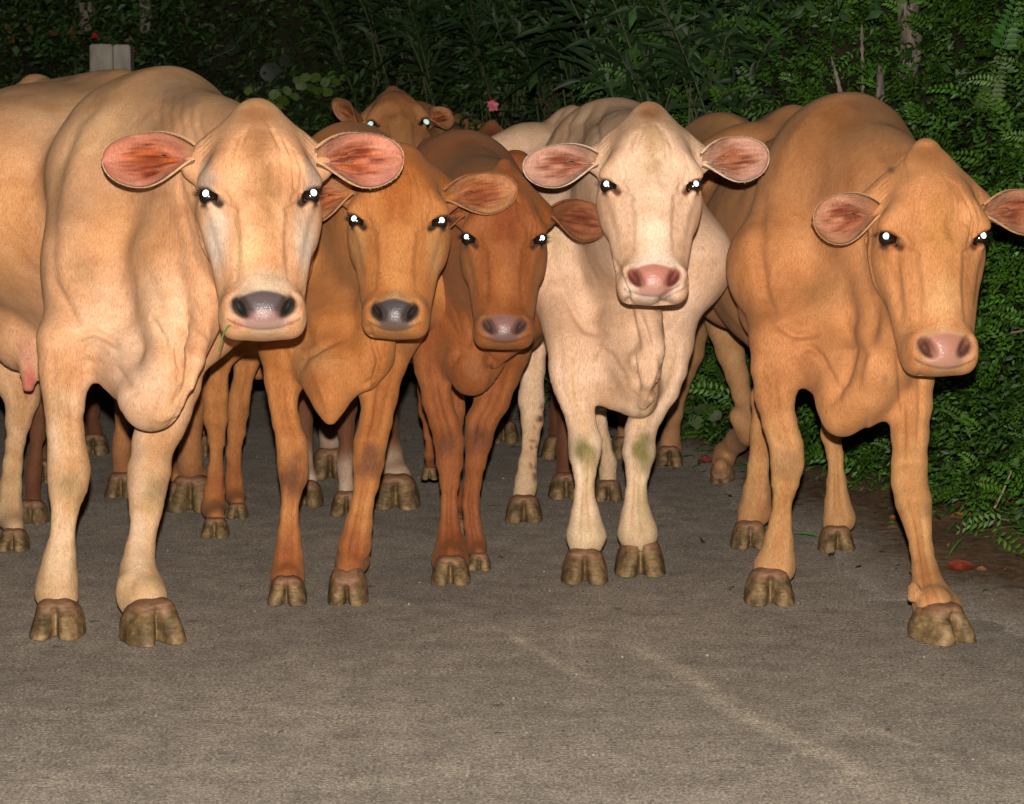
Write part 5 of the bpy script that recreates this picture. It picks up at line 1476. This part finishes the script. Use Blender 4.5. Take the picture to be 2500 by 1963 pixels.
def leaf_plant(name, label, lst, col, grp=None, stemcol=(.05, .06, .02)):
    q, nn, D = hedge_D(lst[0][0], lst[0][1])
    root = empty(name, tuple(P(lst[0][0], lst[0][1] + 60, D))); tag(root, label, 'plant', grp)
    bpy.context.view_layer.update()
    for x, y, s_ in lst: big_leaf('leaf', x, y, s_, col, random.uniform(-50, 50), root, random.uniform(-.4, .9), random.uniform(.10, .22) if 'broad_leaved_vine' == name else random.uniform(.26, .42))
    B = Bunch(); pts = [P(x, y, D - .22) for x, y, s_ in sorted(lst)]
    B.tube(pts, .004, .004, stemcol, 4); B.build('stem', root)
leaf_plant('broad_leaved_vine', 'vine with a few broad dull grey green round leaves in the dark hedge', [(568, 120, 40), (610, 62, 44), (660, 175, 50), (700, 150, 38), (622, 215, 30), (590, 90, 34), (500, 150, 34), (640, 130, 30), (690, 205, 30)], (.013, .024, .010))
leaf_plant('yellow_green_shrub', 'low spray of yellow green rounded leaves just above the big cream cow', [(672, 232, 30), (690, 246, 32), (660, 250, 24), (700, 222, 24), (720, 236, 22), (735, 210, 26), (756, 214, 30), (778, 222, 28), (800, 226, 26), (745, 190, 26), (770, 190, 28), (795, 200, 26), (820, 200, 24), (725, 196, 22), (812, 182, 22), (840, 190, 20), (606, 222, 22), (680, 262, 22)], (.060, .105, .012))
def litgrp(lst): return lst
leaf_plant('low_broad_leaved_weed', 'dull green broad leaved weed at the foot of the hedge right of the pale cow', [(1690, 960, 40), (1720, 1000, 46), (1700, 1030, 40), (1745, 1015, 34), (1678, 1000, 30)], (.055, .075, .030))
# yellow green fern fronds on the right bank
for (x, y, L_, col, lab) in ((2400, 240, .22, (.045, .085, .012), 'yellow green upright fern frond on the right bank, yellower than the rest'),
                             (2150, 330, .16, (.035, .09, .014), 'small mid green fern frond beside the withers of the tan cow'),
                             (2440, 90, .26, (.03, .10, .014), 'long arching fern frond at the top right corner')):
    q, nn, D = hedge_D(x, y); b = P(x, y + 40, D - .30)
    B = Bunch(); d = unit(np.array([.25, -.3, 1.0])); s = unit(np.cross(d, [0, -1, 0])); 
    B.tube([b, b + d * L_ * .5, b + d * L_ + np.array([.04, -.03, -.02])], .003, .0015, col, 4)
    for k in range(13):
        u = (k + 1) / 14
        for m in (-1, 1):
            dd = unit(s * m + d * .6); c = b + d * L_ * u
            sz = .055 * (1.15 - u) + .008
            B.add(*leaves(c[None], dd[None], np.cross(dd, [0, -1, .2])[None], np.array([sz]), np.array([sz * .4]), .25, np.array([col]) * random.uniform(.8, 1.2), seg=2, shape=(1, .7)))
    o = B.build('fern_frond'); tag(o, lab, 'fern')

# flowers
def flower(name, label, px, py, r, col, n, petals=9, out=.4, cat='flower'):
    q, nn, D = hedge_D(px, py); root = empty(name, tuple(P(px, py, D - out))); tag(root, label, cat)
    bpy.context.view_layer.update()
    for k in range(n):
        x = px + (random.uniform(-1, 1) * r * 2.6 if n > 1 else 0); y = py + (random.uniform(-1, 1) * r * 1.2 if n > 1 else 0)
        c = P(x, y, D - out - random.uniform(0, .05)); R_ = RP(r, D)
        m = petals; an = rng.uniform(0, 6.28, m)
        d = nrm(np.stack([np.cos(an), -rng.uniform(.2, 1.2, m), np.sin(an)], 1)); s = ortho(d, np.tile([[0, -1., .3]], (m, 1)))
        B = Bunch(); B.add(*leaves(np.tile(c, (m, 1)), d, s, R_ * rng.uniform(.8, 1.2, m), R_ * .8, .1, np.array([col]) * rng.uniform(.7, 1.2, (m, 1)), seg=2, shape=(1, .8)))
        B.build('petals', root)
    B = Bunch(); B.tube([P(px, py, D - out + .01), P(px + 14, py + 45, D - .1)], .003, .003, (.05, .07, .02), 4); B.build('stem', root)
flower('pink_flower', 'single pink flower in the hedge left of the pale cow', 1203, 257, 15, (.75, .20, .26), 1, 14)
flower('magenta_blossom', 'cluster of small magenta blossoms in front of the white post', 300, 122, 9, (.36, .012, .045), 9, 5, out=.95, cat='blossom')
flower('red_flower', 'tiny red flower above the white post', 234, 88, 10, (.5, .01, .012), 1, 7, out=.6)
flower('crimson_bud', 'small dark red bud by the pink flower', 1195, 238, 7, (.30, .015, .03), 1, 5)
for i, (x, y) in enumerate(((165, 85), (40, 80), (1420, 70))):
    flower('yellow_leaf_cluster', ['withered yellow leaves in the dark hedge left of the white post', 'withered yellow leaves in the dark hedge at the far left', 'pale dead flower high in the hedge'][i], x, y, 14, (.09, .06, .018), 3, 5, cat='leaf cluster')

# white concrete post
def box(B, lo, hi, col, bev=.0):
    x0, y0, z0 = lo; x1, y1, z1 = hi
    V = np.array([(x, y, z) for z in (z0, z1) for y in (y0, y1) for x in (x0, x1)], float)
    F = [(0, 2, 3), (0, 3, 1), (4, 5, 7), (4, 7, 6), (0, 1, 5), (0, 5, 4), (2, 6, 7), (2, 7, 3), (0, 4, 6), (0, 6, 2), (1, 3, 7), (1, 7, 5)]
    B.add(V, np.array(F), np.tile(np.array(col, float), (8, 1)))
def post():
    D = 12.35; c = P(266, 145, D)
    M = Mat('weathered_white_concrete', .85, .2); geo = M.n('TexCoord').outputs['Object']
    mp = M.n('Mapping'); M.l(geo, mp.inputs[0]); mp.inputs['Scale'].default_value = (1, 1, .3)
    M.l(M.ramp(M.noise(mp.outputs[0], 9, 6, .7), [(.3, (.13, .115, .085)), (.5, (.33, .30, .25)), (.75, (.46, .43, .37))]), M.b.inputs['Base Color'])
    M.l(M.bump(M.noise(geo, 40, 4, .6), .4, .01), M.b.inputs['Normal'])
    root = empty('gate_post', (c[0], D, 0)); tag(root, 'weathered white concrete post at the left behind the big cream cow', 'post')
    zt = P(266, 108, D)[2]
    bpy.context.view_layer.update()
    import bmesh
    for nm, x0, x1, y0, zt_, ang in (('pillar', -.092, .016, 0, zt, 0), ('side_slab', .018, .098, .020, zt - .002, 0)):
        bm = bmesh.new(); bmesh.ops.create_cube(bm, size=1)
        bmesh.ops.scale(bm, vec=(x1 - x0, .14, zt_), verts=bm.verts)
        bmesh.ops.translate(bm, vec=(c[0] + (x0 + x1) / 2, D + y0 + .07, zt_ / 2), verts=bm.verts)
        bmesh.ops.bevel(bm, geom=bm.edges[:], offset=.006, segments=2, affect='EDGES')
        me = bpy.data.meshes.new(nm); bm.to_mesh(me); bm.free(); me.materials.append(M.m)
        for p in me.polygons: p.use_smooth = False
        link(nm, me, root)
post()
# pale trunks and stakes
BARK = Mat('pale_bark', .9, .15); _g = BARK.n('TexCoord').outputs['Object']
_mp = BARK.n('Mapping'); BARK.l(_g, _mp.inputs[0]); _mp.inputs['Scale'].default_value = (1, 1, .25)
BARK.l(BARK.ramp(BARK.noise(_mp.outputs[0], 45, 6, .7), [(.3, (.06, .045, .035)), (.5, (.18, .145, .12)), (.75, (.34, .28, .23))]), BARK.b.inputs['Base Color'])
BARK.l(BARK.bump(BARK.noise(_mp.outputs[0], 60, 5, .7), .8, .01), BARK.b.inputs['Normal'])
def trunk(name, label, px, py0, py1, wpx, D=None, crown=False, cat='tree', lean=0, knots=True):
    q, nn, Dh = hedge_D(px, max(py1, 40)); D = D or Dh - .12
    top = P(px + lean, py0, D); bot = P(px, py1, D)
    r = RP(wpx / 2, D) * .75
    S = Solid(); n = 7
    pts = [(bot + (top - bot) * t + np.array([.35 * r * math.sin(5 * t + px), 0, 0]), r * (1.12 - .2 * t)) for t in np.linspace(0, 1, n)]
    S.chain(pts, .02)
    if knots: S.ball(pts[3][0] + np.array([r * .8, -r * .3, 0]), r * .45, .02)
    V, Q = S.mesh(max(.004, r / 4), max(.004, r / 4))
    V += vnormals(V, Q) * (vnoise(V, .03) * r * .25)[:, None]
    root = empty(name, (bot[0], bot[1], max(0, bot[2]))); tag(root, label, cat)
    bpy.context.view_layer.update()
    link('trunk', make_mesh('trunk', V, Q, BARK.m), root)
    if crown:
        B = Bunch(); m = 1500
        p = top + rng.normal(size=(m, 3)) * np.array([.45, .35, .30]) + np.array([0, .1, .35])
        d = nrm(rng.normal(size=(m, 3))); L = rng.uniform(.04, .09, m)
        B.add(*leaves(p, d, ortho(d), L, L * .45, .3, green(m, (.024, .06, .016))))
        B.build('crown', root)
trunk('pale_tree', 'pale barked tree trunk showing through leaves near the top right', 2212, -60, 175, 62, crown=True, lean=12)
trunk('slim_tree', 'slim grey trunk at the top edge above the white post', 352, -40, 70, 30, crown=True)
trunk('brown_tree', 'thick dim brown trunk at the top left edge', 208, -60, 60, 44, crown=True)
trunk('broken_stake', 'short broken orange brown stake beside the right bank', 2152, 165, 300, 17, cat='stake', lean=-6)
trunk('thin_sapling', 'thin straight pale sapling stem left of the broken stake', 2105, 60, 240, 7, cat='sapling', knots=False)
trunk('leaning_cane', 'thin yellowish cane leaning in the hedge above the tan cow', 2060, 140, 260, 7, cat='cane', lean=-30, knots=False)

# twigs fan near the pink flower
B = Bunch()
for k in range(9):
    q, nn, D = hedge_D(1330, 270); b = P(1338 + k * 3, 300, D - .3); e = P(1285 + k * 9, 195 + 6 * (k % 3), D - .35)
    B.tube([b, (b + e) / 2 + np.array([.01, 0, 0]), e], .003, .0015, (.13, .07, .05), 4)
o = B.build('bare_twigs'); tag(o, 'fan of bare brown twigs in the hedge just left of the pale cow', 'twigs')

# ------------------------------------------------------------------ verge litter
def dry_leaf(px, py, wpx, hpx, col, rot, label, curl=.35):
    c = ground(px, py); L = RP(wpx, c[1]); W_ = L * hpx / wpx * 1.6
    nu, nv = 14, 7
    V = []
    for i in range(nu):
        u = i / (nu - 1)
        w = W_ * .5 * math.sin(math.pi * min(max(u, .02), .98)) ** .7
        for j in range(nv):
            v = -1 + 2 * j / (nv - 1)
            V.append(((u - .5) * L, v * w, .012 + curl * w * v * v + .10 * L * (2 * u - 1) ** 2 * .5 + random.uniform(-.0015, .0015)))
    V = np.array(V) @ rotm('x', 28).T @ rotm('z', rot).T
    V[:, 2] -= V[:, 2].min() - .010
    Q = [(i * nv + j, (i + 1) * nv + j, (i + 1) * nv + j + 1, i * nv + j + 1) for i in range(nu - 1) for j in range(nv - 1)]
    C = np.array(col)[None] * (1 + .9 * vnoise(V, .02))[:, None]
    o = link('dry_leaf', make_mesh('dry_leaf', V + np.array([c[0], c[1], 0]), np.array(Q), LEAF, np.clip(C, .005, .6)))
    tag(o, label, 'leaf', 'dead leaves on the verge')
dry_leaf(2342, 1400, 72, 30, (.15, .028, .014), 8, 'curled red dead leaf lying on the dirt beside the foreleg of the tan cow')
dry_leaf(2395, 1402, 26, 14, (.15, .07, .035), -5, 'little orange leaf scrap right of the curled red leaf')
dry_leaf(2455, 1245, 84, 40, (.22, .060, .025), -12, 'large rusty dead leaf under the bank at the right edge')
dry_leaf(2420, 1205, 100, 55, (.11, .065, .040), 25, 'biggest brown dead leaf leaning on the bank foot at the right')
dry_leaf(2350, 1275, 80, 22, (.20, .085, .03), 20, 'long orange brown dead leaf lying at the foot of the bank')
dry_leaf(2180, 1275, 22, 12, (.20, .07, .03), 10, 'small orange leaf lying between the legs of the tan cow')
dry_leaf(1722, 1135, 46, 16, (.16, .035, .022), 14, 'dull red leaf on the road edge left of the lifted foreleg')
B = Bunch(); a = P(2428, 1240, 7.2); b = P(2470, 1148, 7.25)
B.tube([a, (a + b) / 2 + np.array([.004, 0, .004]), b], .004, .003, (.26, .20, .13), 5); o = B.build('dry_stalk'); tag(o, 'pale dry stalk sticking up from the dead leaves at the right', 'stalk')
a = P(2470, 812, 7.0); b = P(2540, 800, 6.9); B = Bunch(); B.tube([a, b], .003, .003, (.25, .13, .10), 5); o = B.build('dry_stalk'); tag(o, 'thin pale twig crossing the green bank at the right edge', 'twig')

# grass and leaf litter along the foot of the bank
n = 5200
t = rng.uniform(.3, tR + 1.2, n); p, nn = bank_xy(t)
p3 = np.stack([p[:, 0], p[:, 1], np.zeros(n)], 1) + np.stack([nn[:, 0], nn[:, 1], np.zeros(n)], 1) * (rng.exponential(.11, n) - .12)[:, None]
keep = vnoise(p3, .16) > -.16; p3 = p3[keep]; n = len(p3); p3[:, 2] = .008
d = nrm(rng.normal(size=(n, 3)) * np.array([.7, .7, .0]) + np.array([0, 0, .55])); s = ortho(d)
B = Bunch(); B.add(*leaves(p3, d, s, rng.uniform(.04, .13, n), .007, rng.uniform(.2, .9, n), green(n, (.035, .095, .016), .35, .5), seg=2, shape=(1, .8)))
o = B.build('verge_grass'); tag(o, 'short green grass tufts along the foot of the right bank', 'grass', kind='stuff')
n = 2600
t = rng.uniform(.2, CLEN - 6, n); p, nn = bank_xy(t)
p3 = np.stack([p[:, 0], p[:, 1], np.zeros(n)], 1) + np.stack([nn[:, 0], nn[:, 1], np.zeros(n)], 1) * rng.exponential(.20, n)[:, None]
p3[:, 2] = .016
d = nrm(rng.normal(size=(n, 3)) * np.array([1, 1, .15])); s = nrm(np.cross(d, np.array([[0, 0, 1.0]]) + rng.normal(size=(n, 3)) * .25))
cc = np.array([(.10, .045, .02), (.06, .04, .025), (.17, .07, .025), (.13, .10, .06), (.035, .05, .015)])[rng.integers(0, 5, n)] * rng.uniform(.6, 1.2, (n, 1))
L_ = rng.uniform(.012, .045, n)
B = Bunch(); B.add(*leaves(p3, d, s, L_, L_ * .45, rng.uniform(-.3, .1, n), cc)); o = B.build('leaf_litter'); tag(o, 'fine dead leaf litter scattered on the dirt verge', 'litter', kind='stuff')
# grit on the asphalt
n = 2600
g = np.stack([rng.uniform(-2.6, 2.3, n), rng.uniform(3.9, 10.5, n), np.zeros(n)], 1); r = rng.exponential(.0016, n) + .0012
g = g[(r < .011)]; r = r[(r < .011)]; n = len(r)
OCT = np.array([(1, 0, 0), (-1, 0, 0), (0, 1, 0), (0, -1, 0), (0, 0, .7), (0, 0, -.3)]); OF = np.array([(0, 2, 4), (2, 1, 4), (1, 3, 4), (3, 0, 4), (2, 0, 5), (1, 2, 5), (3, 1, 5), (0, 3, 5)])
V = g[:, None, :] + OCT[None] * r[:, None, None] * rng.uniform(.6, 1.3, (n, 6, 1)); V[:, :, 2] += (r * .25)[:, None]
F = (OF[None] + (np.arange(n) * 6)[:, None, None]).reshape(-1, 3)
cc = np.repeat((np.array([(.22, .20, .17), (.08, .068, .056), (.20, .15, .11), (.30, .28, .24)])[rng.integers(0, 4, n)] * rng.uniform(.6, 1.1, (n, 1)))[:, None, :], 6, 1).reshape(-1, 3)
o = link('road_grit', make_mesh('road_grit', V.reshape(-1, 3), F, LEAF, cc, smooth=False)); tag(o, 'loose pale and dark grit scattered over the asphalt', 'grit', kind='stuff')

# blade of grass in the big cream cow's mouth
B = Bunch(); a = P(565, 790, 5.60); b = P(545, 815, 5.60); c_ = P(534, 858, 5.60)
B.tube([a, (a + b) / 2 + np.array([0, 0, .002]), b, c_], .0028, .0014, (.10, .20, .03), 4); o = B.build('grass_blade'); tag(o, 'green blade of grass hanging from the mouth of the big cream cow', 'grass blade')
print('all', round(time.time() - T0, 1))
